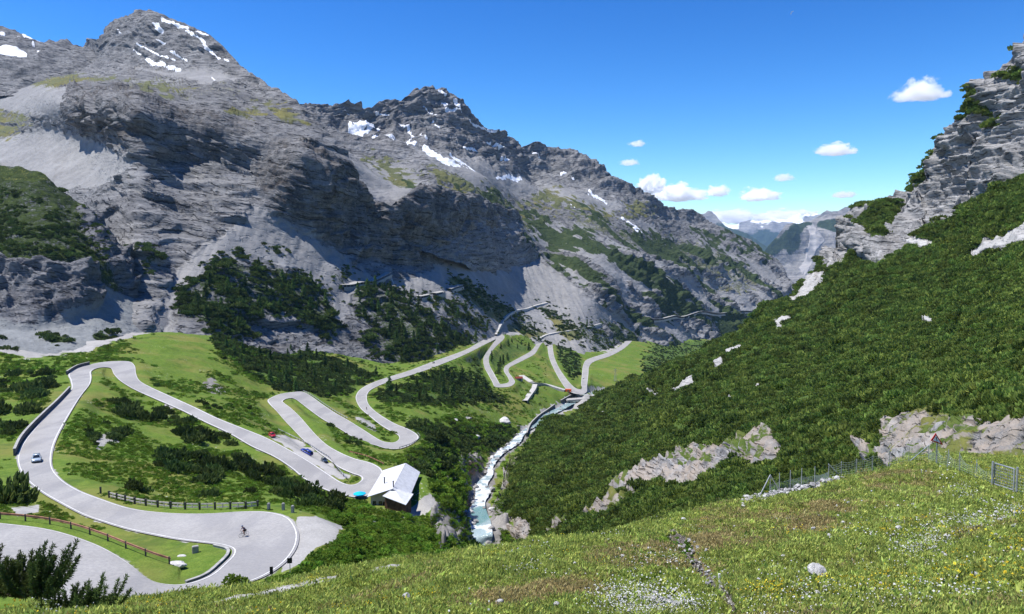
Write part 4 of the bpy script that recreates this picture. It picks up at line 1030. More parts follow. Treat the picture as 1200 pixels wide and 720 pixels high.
def scatter(name, pts, scl, coll, nproto, label, cat, seed=0, tilt=.12):
    """one object: the points, with a geometry-nodes set-up that stands a plant on each"""
    g = np.random.default_rng(seed); n = len(pts)
    me = bpy.data.meshes.new(name); me.vertices.add(n); me.vertices.foreach_set('co', np.asarray(pts, np.float32).ravel())
    fattr(me, 'scl', scl)
    at = me.attributes.new('idx', 'INT', 'POINT'); at.data.foreach_set('value', g.integers(0, nproto, n).astype(np.int32))
    at = me.attributes.new('rot', 'FLOAT_VECTOR', 'POINT')
    at.data.foreach_set('vector', np.stack([g.normal(0, tilt, n), g.normal(0, tilt, n), g.uniform(0, 6.28, n)], 1).astype(np.float32).ravel())
    o = bpy.data.objects.new(name, me); link(o)
    ng = bpy.data.node_groups.new(name + '_scatter', 'GeometryNodeTree')
    ng.interface.new_socket('Geometry', in_out='INPUT', socket_type='NodeSocketGeometry')
    ng.interface.new_socket('Geometry', in_out='OUTPUT', socket_type='NodeSocketGeometry')
    gi = ng.nodes.new('NodeGroupInput'); go = ng.nodes.new('NodeGroupOutput'); ip = ng.nodes.new('GeometryNodeInstanceOnPoints'); ci = ng.nodes.new('GeometryNodeCollectionInfo')
    ci.inputs['Collection'].default_value = coll; ci.inputs['Separate Children'].default_value = True; ci.inputs['Reset Children'].default_value = True
    def named(nm, typ):
        x = ng.nodes.new('GeometryNodeInputNamedAttribute'); x.data_type = typ; x.inputs['Name'].default_value = nm
        return [q for q in x.outputs if q.enabled and q.name == 'Attribute'][0]
    L = ng.links.new
    L(gi.outputs[0], ip.inputs['Points']); L(ci.outputs[0], ip.inputs['Instance']); ip.inputs['Pick Instance'].default_value = True
    L(named('idx', 'INT'), ip.inputs['Instance Index']); L(named('rot', 'FLOAT_VECTOR'), ip.inputs['Rotation']); L(named('scl', 'FLOAT'), ip.inputs['Scale'])
    L(ip.outputs[0], go.inputs[0])
    md = o.modifiers.new('scatter', 'NODES'); md.node_group = ng
    tag(o, label, cat, kind='stuff')
    return o

def thin(pts, r):
    """keep points at least r apart (r may vary per point), first come first served"""
    cell = {}; keep = []
    r = np.broadcast_to(r, len(pts))
    for i, (q, ri) in enumerate(zip(pts, r)):
        c = float(max(ri, .3)); lv = round(math.log2(c) * 2); cs = 2 ** (lv / 2)
        a, b = int(q[0] // cs), int(q[1] // cs); ok = True
        for u in (a - 1, a, a + 1):
            for v2 in (b - 1, b, b + 1):
                for k in cell.get((lv, u, v2), ()):
                    if (pts[k][0] - q[0]) ** 2 + (pts[k][1] - q[1]) ** 2 < ri * ri: ok = False; break
                if not ok: break
            if not ok: break
        if ok: cell.setdefault((lv, a, b), []).append(i); keep.append(i)
    return np.array(keep, int)

def poly_pixels(polys, n, rng, feather=0):
    allp = np.vstack([np.array(q, float) for q in polys]); lo, hi = allp.min(0) - 2, allp.max(0) + 2
    px = rng.uniform(lo[0], hi[0], n); py = rng.uniform(lo[1], hi[1], n)
    s = multi(px, py, polys)
    k = s > rng.normal(0, feather + 1e-6, n)
    return px[k], py[k]

def on_valley(px, py):
    P_, K = [], []
    for i in range(len(px)):
        h, n = hit(VBVH, px[i], py[i])
        if h is not None: P_.append(h); K.append(i)
    return np.array([tuple(q) for q in P_]).reshape(-1, 3), np.array(K, int)

g = np.random.default_rng(5)
PB = proto_coll('pine_bush', [bush_mesh('pine_bush', 20 + k, 170, M_PINE) for k in range(5)])
PBD = proto_coll('dark_bush', [bush_mesh('dark_bush', 40 + k, 150, M_PINE_D) for k in range(4)])
HB = proto_coll('herb_bush', [bush_mesh('herb_bush', 60 + k, 150, M_HERB, h=.7, upright=.4, l=.3, w=.14, lobes=6) for k in range(4)])

# thicket over the right slope: candidates uniform over the photo, kept apart on the ground
px, py = poly_pixels([[(x, y) for x, y in TR] + [(1300, 600), (578, 660)]], 330000, g)
pp, nn = LR.at(px, py)
ci = np.clip(((px - LR.x0) / (LR.pxs[1] - LR.pxs[0])).astype(int), 0, len(LR.pxs) - 1)
ri = np.clip(((py - LR.ty[ci]) / (LR.by[ci] - LR.ty[ci]) * (LR.shape[0] - 1)).astype(int), 0, LR.shape[0] - 1)
rk_ = ROCK_R.reshape(LR.shape)[ri, ci]; lv_ = LEDGE_R.reshape(LR.shape)[ri, ci]
gap = fbm(pp, 22, 4, off=21.)
ok = ((rk_ < .35) & (gap > -.60)) | ((lv_ > .5))
pp = pp[ok]; Yd = pp[:, 1]
size = np.clip(.75 + Yd / 330, 1.0, 2.6) * np.exp(g.normal(0, .28, len(pp)))
k = thin(pp, np.clip(.66 * size, .5, 3.4))
print('thicket', len(k))
scatter('dwarf_pine_thicket', pp[k] - [0, 0, .1], size[k] * 1.25, PB, 5, 'dense green dwarf pine thicket covering the right hand slope', 'thicket', 1)

# forest and scrub on the left wall
px, py = poly_pixels(SHRUB1, 70000, g, 4.5)
pp, nn = L1.at(px, py)
ok = (nn[:, 2] > .25) & (fbm(pp, 20, 4, off=31.) > -.08)
pp = pp[ok]; size = 2.3 * np.exp(g.normal(0, .35, len(pp))); k = thin(pp, 1.9 * size * .62)
print('wall scrub', len(k))
scatter('mountain_scrub', pp[k], size[k], PBD, 4, 'dark pine scrub on the scree under the rock wall', 'scrub', 2)
px, py = poly_pixels(SH_VAL[:6] + SH_VAL[-1:], 60000, g, 2.5)
pp, k0 = on_valley(px[:26000], py[:26000])
dr, _ = dist_path(pp[:, 0], pp[:, 1], RC, ROAD_HALF)
pp = pp[(dr > 2.5) & (fbm(pp, 17, 4, off=51.) > -.28)]; size = 2.0 * np.exp(g.normal(0, .3, len(pp))); k = thin(pp, 1.25 * size)
print('valley scrub', len(k))
scatter('valley_scrub', pp[k] - [0, 0, .2], size[k], PBD, 4, 'dark dwarf pine scrub between the hairpins and the stream', 'scrub', 3)
px, py = poly_pixels([[(-100,215),(0,222),(60,240),(100,262),(125,300),(110,316),(60,310),(0,312),(-100,312)],[(60,212),(100,250),(90,250)],[(52,390),(82,392),(86,402),(60,404)],[(112,392),(128,389),(152,404),(135,412),(118,403)],[(0,400),(20,408),(15,414)]], 12000, g, 2)
pp, nn = LS.at(px, py); ok = (fbm(pp, 16, 3, off=3.) > -.15); pp = pp[ok]; size = 1.7 * np.exp(g.normal(0, .35, len(pp))); k = thin(pp, 1.5 * size)
scatter('spur_scrub', pp[k], size[k], PBD, 4, 'dark scrub patches on the rocky spur at the far left', 'scrub', 4)
# bright green herbs and alder on the near slope above the gorge
px, py = poly_pixels([[(215,708),(270,696),(300,688),(345,672),(395,640),(412,620),(440,612),(500,622),(548,640),(560,650),(430,680),(300,700)],[(505,520),(530,530),(545,560),(540,600),(515,585),(490,560),(470,540),(480,525)],[(380,600),(430,590),(430,610),(400,618)],[(520,490),(560,495),(590,500),(600,510),(560,520)]], 26000, g, 2)
pp, k0 = on_valley(px, py)
dr, _ = dist_path(pp[:, 0], pp[:, 1], RC, ROAD_HALF)
hx, hy = proj(pp)
pp = pp[(dr > 1.2) & (sdist(hx, hy, [(425,548),(500,548),(508,590),(428,594)]) < -1) & (multi(hx, hy, SC_VAL) < 1)]
size = .75 * np.clip(pp[:, 1] / 140, .7, 2) * np.exp(g.normal(0, .35, len(pp))); k = thin(pp, .85 * size)
print('herbs', len(k))
scatter('green_alder_scrub', pp[k], size[k], HB, 4, 'bright green leafy scrub on the bank above the gorge', 'scrub', 5)
# low tussocks all over the meadow
px = g.uniform(-20, 640, 42000); py = g.uniform(392, 660, 42000)
pp, k0 = on_valley(px, py)
dr, _ = dist_path(pp[:, 0], pp[:, 1], RC, ROAD_HALF); ds, _ = dist_path(pp[:, 0], pp[:, 1], STREAM_C, STREAM[:, 3] * .5)
hx, hy = proj(pp)
pp = pp[(dr > .8) & (ds > 3) & (multi(hx, hy, SC_VAL) < -1) & (fbm(pp, 20, 3, off=2.) > -.1) & (sdist(hx, hy, [(150,402),(180,392),(250,384),(248,430),(225,446),(185,440),(160,420)]) < g.normal(-2, 4, len(pp))) & (sdist(hx, hy, [(425,548),(500,548),(512,600),(428,606)]) < -2)]
print('tussocks', len(pp))
TU = proto_coll('tussock', [bush_mesh('tussock', 80 + k, 60, M_HERB, h=.5, upright=1.2, l=.4, w=.09, lobes=3) for k in range(3)])
scatter('meadow_tussocks', pp, np.clip(pp[:, 1] / 330, .22, 1.3) * np.exp(g.normal(0, .3, len(pp))), TU, 3, 'low green tussocks of herbs over the meadows', 'tussocks', 6)

# grass on the knoll
def blades(seed, n, h, w, mat, spread):
    q = np.random.default_rng(seed)
    rr_ = spread * 1.5 * q.uniform(0, 1, n) ** .5; aa_ = q.uniform(0, 6.28, n)
    b = np.stack([np.cos(aa_) * rr_, np.sin(aa_) * rr_, np.zeros(n) - .01], 1)
    ax = np.stack([q.normal(0, .45, n) + .15, q.normal(0, .45, n), np.ones(n)], 1)
    return foliage_mesh('grass_tuft', [shoots(b, ax, h * q.uniform(.5, 1.3, n), np.full(n, w), np.clip(q.normal(.5, .3, n), 0, 1), q, 1)], mat)
GT = proto_coll('grass_tuft', [blades(100 + k, 26, .055, .0075, M_GRASS, .085) for k in range(5)])
DT = proto_coll('dry_tuft', [blades(120 + k, 26, .055, .0075, M_DRY, .085) for k in range(3)])
px = g.uniform(-120, 1460, 300000); py = g.uniform(515, 745, 300000)
HC_ = np.array(HC); top = np.interp(px, HC_[:, 0], HC_[:, 1])
k = py > top - np.where(px > 1085, 48, 22); px, py = px[k], py[k]
hits = [hit(KBVH, a, b)[0] for a, b in zip(px, py)]
pp = np.array([tuple(h) if h is not None else (0, -1, 0) for h in hits]); k = pp[:, 1] > 2; pp = pp[k]
qx, qy = proj(pp)
bn_ = np.clip(.5 + multi(qx, qy, [[(560,700),(640,665),(740,645),(830,625),(960,590),(1000,600),(940,640),(860,655),(760,680),(640,715)],[(820,605),(930,590),(960,615),(890,645),(830,660),(800,630)],[(1010,560),(1090,548),(1120,570),(1080,580)]]) / 30, 0, 1)
drym = (fbm(pp, 2.5, 3, off=41.) * .9 + bn_ * .9 + g.normal(0, .25, len(pp))) > .62
bare = (strokes(qx, qy, [(11, [(785,626),(797,634),(812,652),(822,668),(840,684),(852,700),(862,716)]), (3, [(740,700),(800,708)])]) + 4 * fbm(pp, .8, 2) > 0) | (multi(qx, qy, [[(872,582),(890,572),(950,566),(985,560),(960,574),(905,584)],[(235,706),(300,693),(350,684),(402,671),(402,681),(350,692),(300,702),(240,711)],[(425,668),(475,657),(475,663),(430,675)]]) > 0)
s_ = np.clip((pp[:, 1] / 14) ** .6, .6, 1.8) * np.exp(g.normal(0, .3, len(pp)))
thinp = multi(qx, qy, [[(690,700),(740,690),(800,700),(830,722),(690,726)],[(1050,645),(1100,618),(1115,632),(1075,655)],[(1120,615),(1200,596),(1200,606),(1130,624)],[(1125,577),(1145,572),(1150,580),(1130,586)],[(60,712),(90,706),(90,716),(60,722)]])
bare |= (thinp > 0) & (g.random(len(pp)) < .72)
a = ~drym & ~bare; b = drym & ~bare
scatter('grass', pp[a], s_[a], GT, 5, 'green alpine grass on the bank below the viewpoint', 'grass', 7, .2)
scatter('dry_grass', pp[b], s_[b] * .9, DT, 3, 'brown dry grass patches on the bank below the viewpoint', 'grass', 8, .2)

def flowers(seed, mat):
    q = np.random.default_rng(seed); n = 14
    b = np.stack([q.normal(0, .2, n), q.normal(0, .2, n), q.uniform(.05, .12, n)], 1)
    ax = np.stack([q.normal(0, 1, n), q.normal(0, 1, n), q.normal(.3, .3, n)], 1)
    return foliage_mesh('flower_tuft', [shoots(b, ax, np.full(n, .03), np.full(n, .013), q.uniform(0, 1, n), q, 2)], mat)
M_WFL = leaf_mat('white_petals', (.62, .62, .58), (.78, .78, .74), .2, .1); M_YFL = leaf_mat('yellow_petals', (.60, .46, .02), (.75, .62, .06), .2, .1)
WF = proto_coll('white_flower', [flowers(500 + k, M_WFL) for k in range(3)]); YF = proto_coll('yellow_flower', [flowers(510 + k, M_YFL) for k in range(2)])
f1 = (fbm(pp, 4, 3, off=61.) > .25) & (g.random(len(pp)) < .006) & (qx > 560); f2 = (fbm(pp, 5, 3, off=71.) > .2) & (g.random(len(pp)) < .009)
f3 = (thinp > -3) & (g.random(len(pp)) < .035)
scatter('white_flowers', pp[f1 | f3], s_[f1 | f3] * .9, WF, 3, 'white flower specks scattered through the grass bank', 'flowers', 9, .2)
scatter('yellow_flowers', pp[f2], s_[f2] * .9, YF, 2, 'yellow flower specks scattered through the grass bank', 'flowers', 10, .2)

px = g.normal(768, 16, 900); py = g.normal(655, 11, 900); hits = [hit(KBVH, a, b)[0] for a, b in zip(px, py)]
q_ = np.array([tuple(h) for h in hits if h is not None]); k = thin(q_, .2)
scatter('low_bilberry', q_[k], .11 * np.exp(g.normal(0, .3, len(k))), HB, 4, 'patch of low dark bilberry on the grass bank left of the rill', 'bilberry', 11)
# ------------------------------------------------------------------ INDIVIDUAL PLANTS
def bush_things(pts, sizes, meshes, name, label, cat, group):
    for i, (q, s) in enumerate(zip(pts, sizes)):
        o = bpy.data.objects.new(name, meshes[i % len(meshes)]); COL.objects.link(o)
        o.location = (q[0], q[1], q[2] - .08 * s); o.scale = (s, s, s * random.uniform(.85, 1.25)); o.rotation_euler = (0, 0, random.uniform(0, 6.28))
        tag(o, label, cat, group)
BUSH = [bush_mesh('dwarf_pine', 140 + k, 240, M_PINE_D, h=1.0, upright=1.3, l=.36, w=.095, lobes=5) for k in range(5)]
def clump(polys, n, r, label, group, size, seed):
    q = np.random.default_rng(seed)
    px, py = poly_pixels(polys, n * 14, q, .5)
    pp, _ = on_valley(px[:n * 8], py[:n * 8])
    dr, _ = dist_path(pp[:, 0], pp[:, 1], RC, ROAD_HALF)
    pp = pp[dr > 1.5]
    sz = size * np.exp(q.normal(0, .3, len(pp)))
    k = thin(pp, r * sz)[:n]
    bush_things(pp[k], sz[k], BUSH, 'dwarf_pine', label, 'dwarf pine', group)
clump([[(130,472),(150,458),(175,468),(205,480),(240,503),(258,520),(235,524),(200,512),(165,498),(145,490)],[(172,545),(195,533),(235,530),(262,545),(278,560),(258,570),(225,560),(200,552)]], 56, 1.0,
      'dark dwarf pine in the dense clumps on the meadow inside the first long bend', 'dwarf pines inside the first long bend', 2.6, 1)
clump([[(100,552),(118,545),(140,556),(165,550),(165,560),(110,562)],[(60,500),(110,490),(150,510),(120,530),(80,520)],[(152,570),(172,572),(170,585),(150,583)],[(192,578),(212,582),(208,592),(192,590)],[(240,570),(300,578),(298,592),(245,592)]], 16, 1.3,
      'lone dark dwarf pine scattered on the grass above the wooden fence', 'scattered dwarf pines above the fence', 1.7, 2)
clump([[(0,436),(40,430),(78,438),(84,450),(60,458),(44,474),(50,492),(24,512),(-20,516),(-20,440)],[(0,578),(20,582),(16,598),(0,596)]], 40, 1.1,
      'dark dwarf pine on the meadow left of the parapet road', 'dwarf pines left of the parapet road', 2.6, 3)
clump([[(265,525),(300,545),(345,568),(400,582),(402,600),(360,596),(320,580),(290,560)],[(235,500),(270,512),(300,530),(290,540),(250,520)]], 46, 1.0,
      'dark dwarf pine below the straight road that runs to the hut', 'dwarf pines below the straight road', 2.2, 4)
clump([[(345,478),(362,470),(390,492),(430,515),(420,524),(395,515),(370,500)]], 14, 1.2, 'dark dwarf pine on the strip between two parallel roads', 'dwarf pines on the middle strip', 1.6, 5)
clump([[(205,468),(250,470),(305,480),(320,500),(290,500),(250,482)],[(150,432),(180,440),(190,455),(165,448)]], 16, 1.5, 'small dark dwarf pine on the grass above the straight road', 'dwarf pines above the straight road', 1.4, 6)

# conifers standing out of the scrub on the wall
CON = [conifer_meshes(200 + k, 11, M_SPRUCE) for k in range(4)]
def conifer_at(q, h, k, label, group):
    r = empty('spruce_tree', (q[0], q[1], q[2] - .3), random.uniform(0, 6.28)); r.scale = (h * random.uniform(.9, 1.3), ) * 2 + (h,)
    link(bpy.data.objects.new('trunk', CON[k][0]), r); link(bpy.data.objects.new('crown', CON[k][1]), r)
    tag(r, label, 'tree', group)
q = np.random.default_rng(77)
def conifers(polys, n, h, label, group, layer, sp, seed):
    q = np.random.default_rng(seed)
    px, py = poly_pixels(polys, n * 30, q, 0)
    if layer is None: pp, _ = on_valley(px, py)
    else: pp, _ = layer.at(px, py)
    k = thin(pp, sp)[:n]
    for i, j in enumerate(k): conifer_at(pp[j], h * random.uniform(.7, 1.3), i % 4, label, group)
conifers([SHRUB1[0]], 38, 11, 'dark green conifer in the wood below the scree cone', 'conifers in the wood below the scree cone', L1, 7, 1)
conifers([SHRUB1[1], [(420,350),(450,340),(520,385),(560,395),(540,410),(470,390)]], 60, 12, 'green conifer on the slope below the avalanche galleries', 'conifers below the avalanche galleries', L1, 7, 2)
conifers([SHRUB1[6], SHRUB1[4], SHRUB1[3]], 24, 11, 'green conifer on the scree above the lower hairpins', 'conifers above the lower hairpins', L1, 12, 3)
conifers([SH_VAL[0]], 46, 7.5, 'dark conifer in the wood above the second pair of hairpins', 'conifers in the valley wood', None, 6, 4)
conifers([SH_VAL[1], SH_VAL[2], SH_VAL[3]], 50, 9.5, 'dark conifer among the scrub between the lower hairpins', 'conifers between the lower hairpins', None, 8, 5)

# big pines right below the viewpoint, at the lower left
def pine_mesh(name, seed, nb):
    g = np.random.default_rng(seed)
    B, A, Ln, Wd, T = [], [], [], [], []
    m = MB()
    for i in range(nb):
        a = g.uniform(0, 6.28); r = g.uniform(.1, .95) ; ht = g.uniform(.75, 1.35) * (1.15 - .45 * r)
        lean = g.normal(0, .12, 2) + np.array([.22, 0])
        P0 = np.array([math.cos(a) * .1, math.sin(a) * .1, 0]); P1 = np.array([math.cos(a) * r * .8, math.sin(a) * r * .8, .22 * ht]); P2 = np.array([math.cos(a) * r + lean[0], math.sin(a) * r + lean[1], ht])
        pts = [(1 - t) ** 2 * P0 + 2 * t * (1 - t) * P1 + t * t * P2 for t in np.linspace(0, 1, 7)]
        m.tube(pts, [.03, .027, .023, .019, .015, .011, .006], 5, False)
        for t in np.linspace(.22, 1, 30):
            c = (1 - t) ** 2 * P0 + 2 * t * (1 - t) * P1 + t * t * P2
            d = 2 * (1 - t) * (P1 - P0) + 2 * t * (P2 - P1); d /= np.linalg.norm(d)
            for k in range(9):
                B.append(c + g.normal(0, .012, 3)); A.append(d * .75 + g.normal(0, .55, 3)); Ln.append(.145 * g.uniform(.7, 1.25) * (1.15 - .35 * t)); Wd.append(.011); T.append(np.clip(g.normal(.25 + .4 * t, .22), 0, 1))
    fol = foliage_mesh(name + '_foliage', [shoots(np.array(B), np.array(A), np.array(Ln), np.array(Wd), np.array(T), g, 2)], M_PINE_D)
    st = bpy.data.meshes.new(name + '_branches'); m.bm.to_mesh(st); m.bm.free(); st.materials.append(M_BARK)
    return st, fol
PM = [pine_mesh('pine', 300 + k, 22) for k in range(3)]
for i, (px, py, Y, s, lab) in enumerate([(8,694,50,2.2,'dark pine bush at the left edge of the picture beside the lowest road'),(28,697,48,2.6,'tall dark pine bush with upswept tips, second from the left beside the lowest road'),(52,698,47,2.6,'dark pine bush leaning over the lowest road with the longest pointed tips'),(-18,697,50,2.6,'dark pine bush half outside the left edge of the picture'),
        (84,722,16.2,.75,'low dark pine bush at the bottom edge in front of the lowest road'),(112,724,16.3,.8,'low dark pine bush with a slender upright tip at the bottom edge')]):
    loc = P(px, py, Y)
    if Y < 30: loc[2] = kzt(loc[0], loc[1])
    else:
        loc[2] = max(vz(loc[0], loc[1]), loc[2]) 
    r = empty('pine_bush', (loc[0], loc[1], loc[2] - .1), random.uniform(-.6, .6)); r.scale = (s, s, s)
    link(bpy.data.objects.new('branches', PM[i % 3][0]), r); link(bpy.data.objects.new('foliage', PM[i % 3][1]), r)
    tag(r, lab, 'pine bush')
# broadleaf bush beside the hairpin signs
AB = bush_mesh('alder_bush', 333, 420, M_HERB, h=1.1, upright=.3, l=.2, w=.08, lobes=7)
h, _ = hit(VBVH, 275, 690)
for px, py, s, lab in [(276,684,1.5,'round bright green bush at the outer edge of the nearest hairpin'),(462,618,1.6,'bright green bush on the bank in front of the hut'),(700,616,1.4,'bright green bush at the foot of the outcrop above the gorge')]:
    h, _ = hit(VBVH, px, py)
    if h is None: continue
    o = bpy.data.objects.new('alder_bush', AB); COL.objects.link(o); o.location = h; o.scale = (s, s, s); tag(o, lab, 'bush')

AB2 = [bush_mesh('alder_bush', 340 + k, 260, M_HERB, h=1.0, upright=.3, l=.24, w=.1, lobes=6) for k in range(3)]
for i, (px, py) in enumerate([(434,600),(441,602),(449,604),(457,606),(464,606),(471,606),(445,609),(460,612),(430,605),(477,608)]):
    h, _ = hit(VBVH, px, py)
    if h is None: continue
    o = bpy.data.objects.new('alder_bush', AB2[i % 3]); COL.objects.link(o); s = random.uniform(1.3, 1.9); o.location = h; o.scale = (s, s, s); o.rotation_euler = (0, 0, i)
    tag(o, 'green leafy bush in the row right in front of the hut', 'bush', 'bushes in front of the hut')
# ------------------------------------------------------------------ STONES
def stone_mesh(name, seed, mat, flat=.65, rough=.18):
    g = np.random.default_rng(seed)
    bm = bmesh.new(); bmesh.ops.create_icosphere(bm, subdivisions=3, radius=1)
    v = np.array([q.co[:] for q in bm.verts])
    for _ in range(9):                                     # chop facets
        n = g.normal(size=3); n /= np.linalg.norm(n); d = g.uniform(.55, .85)
        k = v @ n; v -= np.outer(np.maximum(k - d, 0), n)
    v *= (1 + rough * fbm(v + seed * 3.1, .9, 3))[:, None] * np.array([1, g.uniform(.65, .95), flat])
    for q, c in zip(bm.verts, v): q.co = c
    me = bpy.data.meshes.new(name); bm.to_mesh(me); bm.free(); me.materials.append(mat)
    return me
def stone_mat(name, a, b, c):
    t = NT(name); v = t.coord('Object'); n = t.noise(v, 2.2, 6, .65); n2 = t.noise(v, 9, 4, .7)
    k = t.mix(t.mr(n, .35, .65), a, b); k = t.mix(t.mr(n2, .6, .35, 0, .5), k, c)
    return t.done(t.bsdf(k, .9, .15, nrm=t.bump(t.math('ADD', n, t.math('MULTIPLY', n2, .4)), .6, .12)))
M_WST = stone_mat('white_limestone', (.50, .49, .47), (.66, .65, .63), (.26, .25, .24))
M_GST = stone_mat('grey_stone', (.24, .235, .23), (.40, .39, .38), (.11, .11, .11))
WS = [stone_mesh('white_stone', 400 + k, M_WST) for k in range(5)]
GS = [stone_mesh('grey_stone', 420 + k, M_GST) for k in range(4)]
def stone(px, py, wpx, label, bvh, white=True, group=None, name='stone', sink=.25, tilt=0):
    h, n = hit(bvh, px, py)
    if h is None: return
    s = wpx * .5 * h.y / FPX
    o = bpy.data.objects.new(name, random.choice(WS if white else GS)); COL.objects.link(o)
    o.scale = (s, s, s); o.location = h + Vector((0, 0, s * (.55 - sink) + (.06 if bvh is KBVH else 0))); o.rotation_euler = (tilt, random.uniform(-.15, .15), random.uniform(0, 6.28) if not tilt else .5)
    tag(o, label, 'boulder' if name == 'boulder' else 'stone', group)
stone(958, 676, 25, 'largest white stone lying on the grass bank, with a dark underside', KBVH, tilt=.3)
for px, py, w, l in [(1101,580,8,'pale stone in the grass below the wire fence corner'),(729,657,9,'pinkish white stone beside the dark shrub on the grass bank'),(761,646,7,'small white stone at the upper edge of the dark rill'),(585,711,11,'white stone at the bottom edge left of the gravel patch'),
                   (476,704,10,'brownish white stone low on the grass bank'),(1142,678,8,'grey stone low on the right of the grass bank'),(721,553,7,'white stone at the top of the bank beside the crest'),(1110,632,9,'flat white stone under the gravel streak at the right'),(1053,622,8,'white stone right of the worn gravel streak'),(652,714,9,'pale flat stone at the very bottom of the bank')]:
    stone(px, py, w, l, KBVH)
q = np.random.default_rng(91)
for i in range(175):
    px, py = (q.uniform(620, 1200), q.uniform(600, 716)) if i < 50 else ((q.normal(1095, 45), q.normal(620, 26)) if i < 100 else (q.normal(760, 40), q.normal(706, 9)))
    if i >= 120:
        t_ = q.uniform(0, 1); px, py = 800 + 58 * t_ + q.normal(0, 6), 640 + 74 * t_ + q.normal(0, 4)
    top = np.interp(px, HC_[:, 0], HC_[:, 1])
    if py < top + 4 or px > 1210 or py > 724: continue
    stone(px, py, q.uniform(2.6, 6.5), 'one of the many little pale stones strewn over the grass bank', KBVH, i < 120 or i % 3 == 0, 'little pale stones strewn over the grass bank', sink=.15)
# boulders on the crest heap, in the meadow and along the stream
for i in range(170):
    t_ = q.uniform(0, 1) ** 1.4; px = 870 + t_ * 118; py = np.interp(px, HC_[:, 0], HC_[:, 1]) + q.normal(-1, 4) * (1.1 - t_)
    stone(px, py, 3 + 6 * q.uniform(0, 1) ** 3, 'pale rubble stone in the heap along the wire fence', KBVH, i % 5 < 3, 'pale rubble heap along the wire fence', sink=.2)
for px, py, w, l in [(592,497,17,'biggest pale boulder standing on the meadow beside the stream'),(559,514,9,'pale flat boulder on the dark scrub slope left of the stream'),(534,494,7,'small pale boulder on the meadow, leftmost of the three near the stream'),(549,492,8,'grey boulder on the meadow between two others near the stream')]:
    stone(px, py, w, l, VBVH, l.find('grey') < 0, name='boulder')
for i in range(80):
    j = q.uniform(0, len(STREAM) - 1.01); a = int(j); c = STREAM_C[a] * (1 - j + a) + STREAM_C[a + 1] * (j - a); w = STREAM[a, 3]
    side = q.choice([-1, 1]); s = q.uniform(.6, 1.9)
    o = bpy.data.objects.new('boulder', random.choice(GS + WS[:2])); COL.objects.link(o)
    x, y = c[0] + side * w * q.uniform(.25, .75), c[1]
    o.location = (x, y, c[2] + s * .15); o.scale = (s, s, s); o.rotation_euler = (0, 0, q.uniform(0, 6.28))
    tag(o, 'rounded boulder lying in or beside the foaming stream', 'boulder', 'boulders along the stream')
pp, nn = LR.at(np.array([707., 992, 984, 975]), np.array([484., 502, 527, 450]))
for k, (s, l) in enumerate([(3.2, 'white boulder at the lower edge of the pine thicket above the river'), (.9, 'white stone high in the thicket above the wire fence'), (.8, 'small white stone in the thicket right above the wire fence'), (.9, 'pale stone in the middle of the thicket')]):
    o = bpy.data.objects.new('boulder', WS[k]); COL.objects.link(o); o.location = pp[k] + nn[k] * s * .8; o.scale = (s, s, s); tag(o, l, 'boulder')
# ------------------------------------------------------------------ MAN-MADE THINGS
M_TYRE = plain('tyre_rubber', (.025, .025, .027), .85, .2)
M_GLASS = plain('car_glass', (.015, .02, .025), .08, .6, var=.02)
M_CHROME = plain('wheel_metal', (.45, .45, .46), .35, .5, metal=.8)
M_LAMP = plain('lamp_glass', (.75, .76, .78), .15, .6, var=.03)
M_TAIL = plain('tail_lamp', (.35, .01, .01), .2, .6, var=.03)
M_BLACK = plain('black_plastic', (.02, .02, .022), .55, .3)
M_RUST = plain('rusty_steel', (.30, .15, .095), .85, .2, var=.35, scale=1.2)
M_STEEL = plain('galvanised_steel', (.42, .43, .44), .45, .4, metal=.5, var=.2, scale=2)
M_WOOD = plain('weathered_wood', (.46, .43, .38), .9, .1, var=.25, scale=2)
M_DWOOD = plain('dark_larch_boards', (.075, .045, .03), .85, .1, var=.35, scale=1.3)
M_POST = plain('dark_post', (.085, .08, .075), .85, .1, var=.3)
M_DWALL = plain('dark_stone_wall', (.11, .11, .115), .95, .1, var=.4, scale=.9)

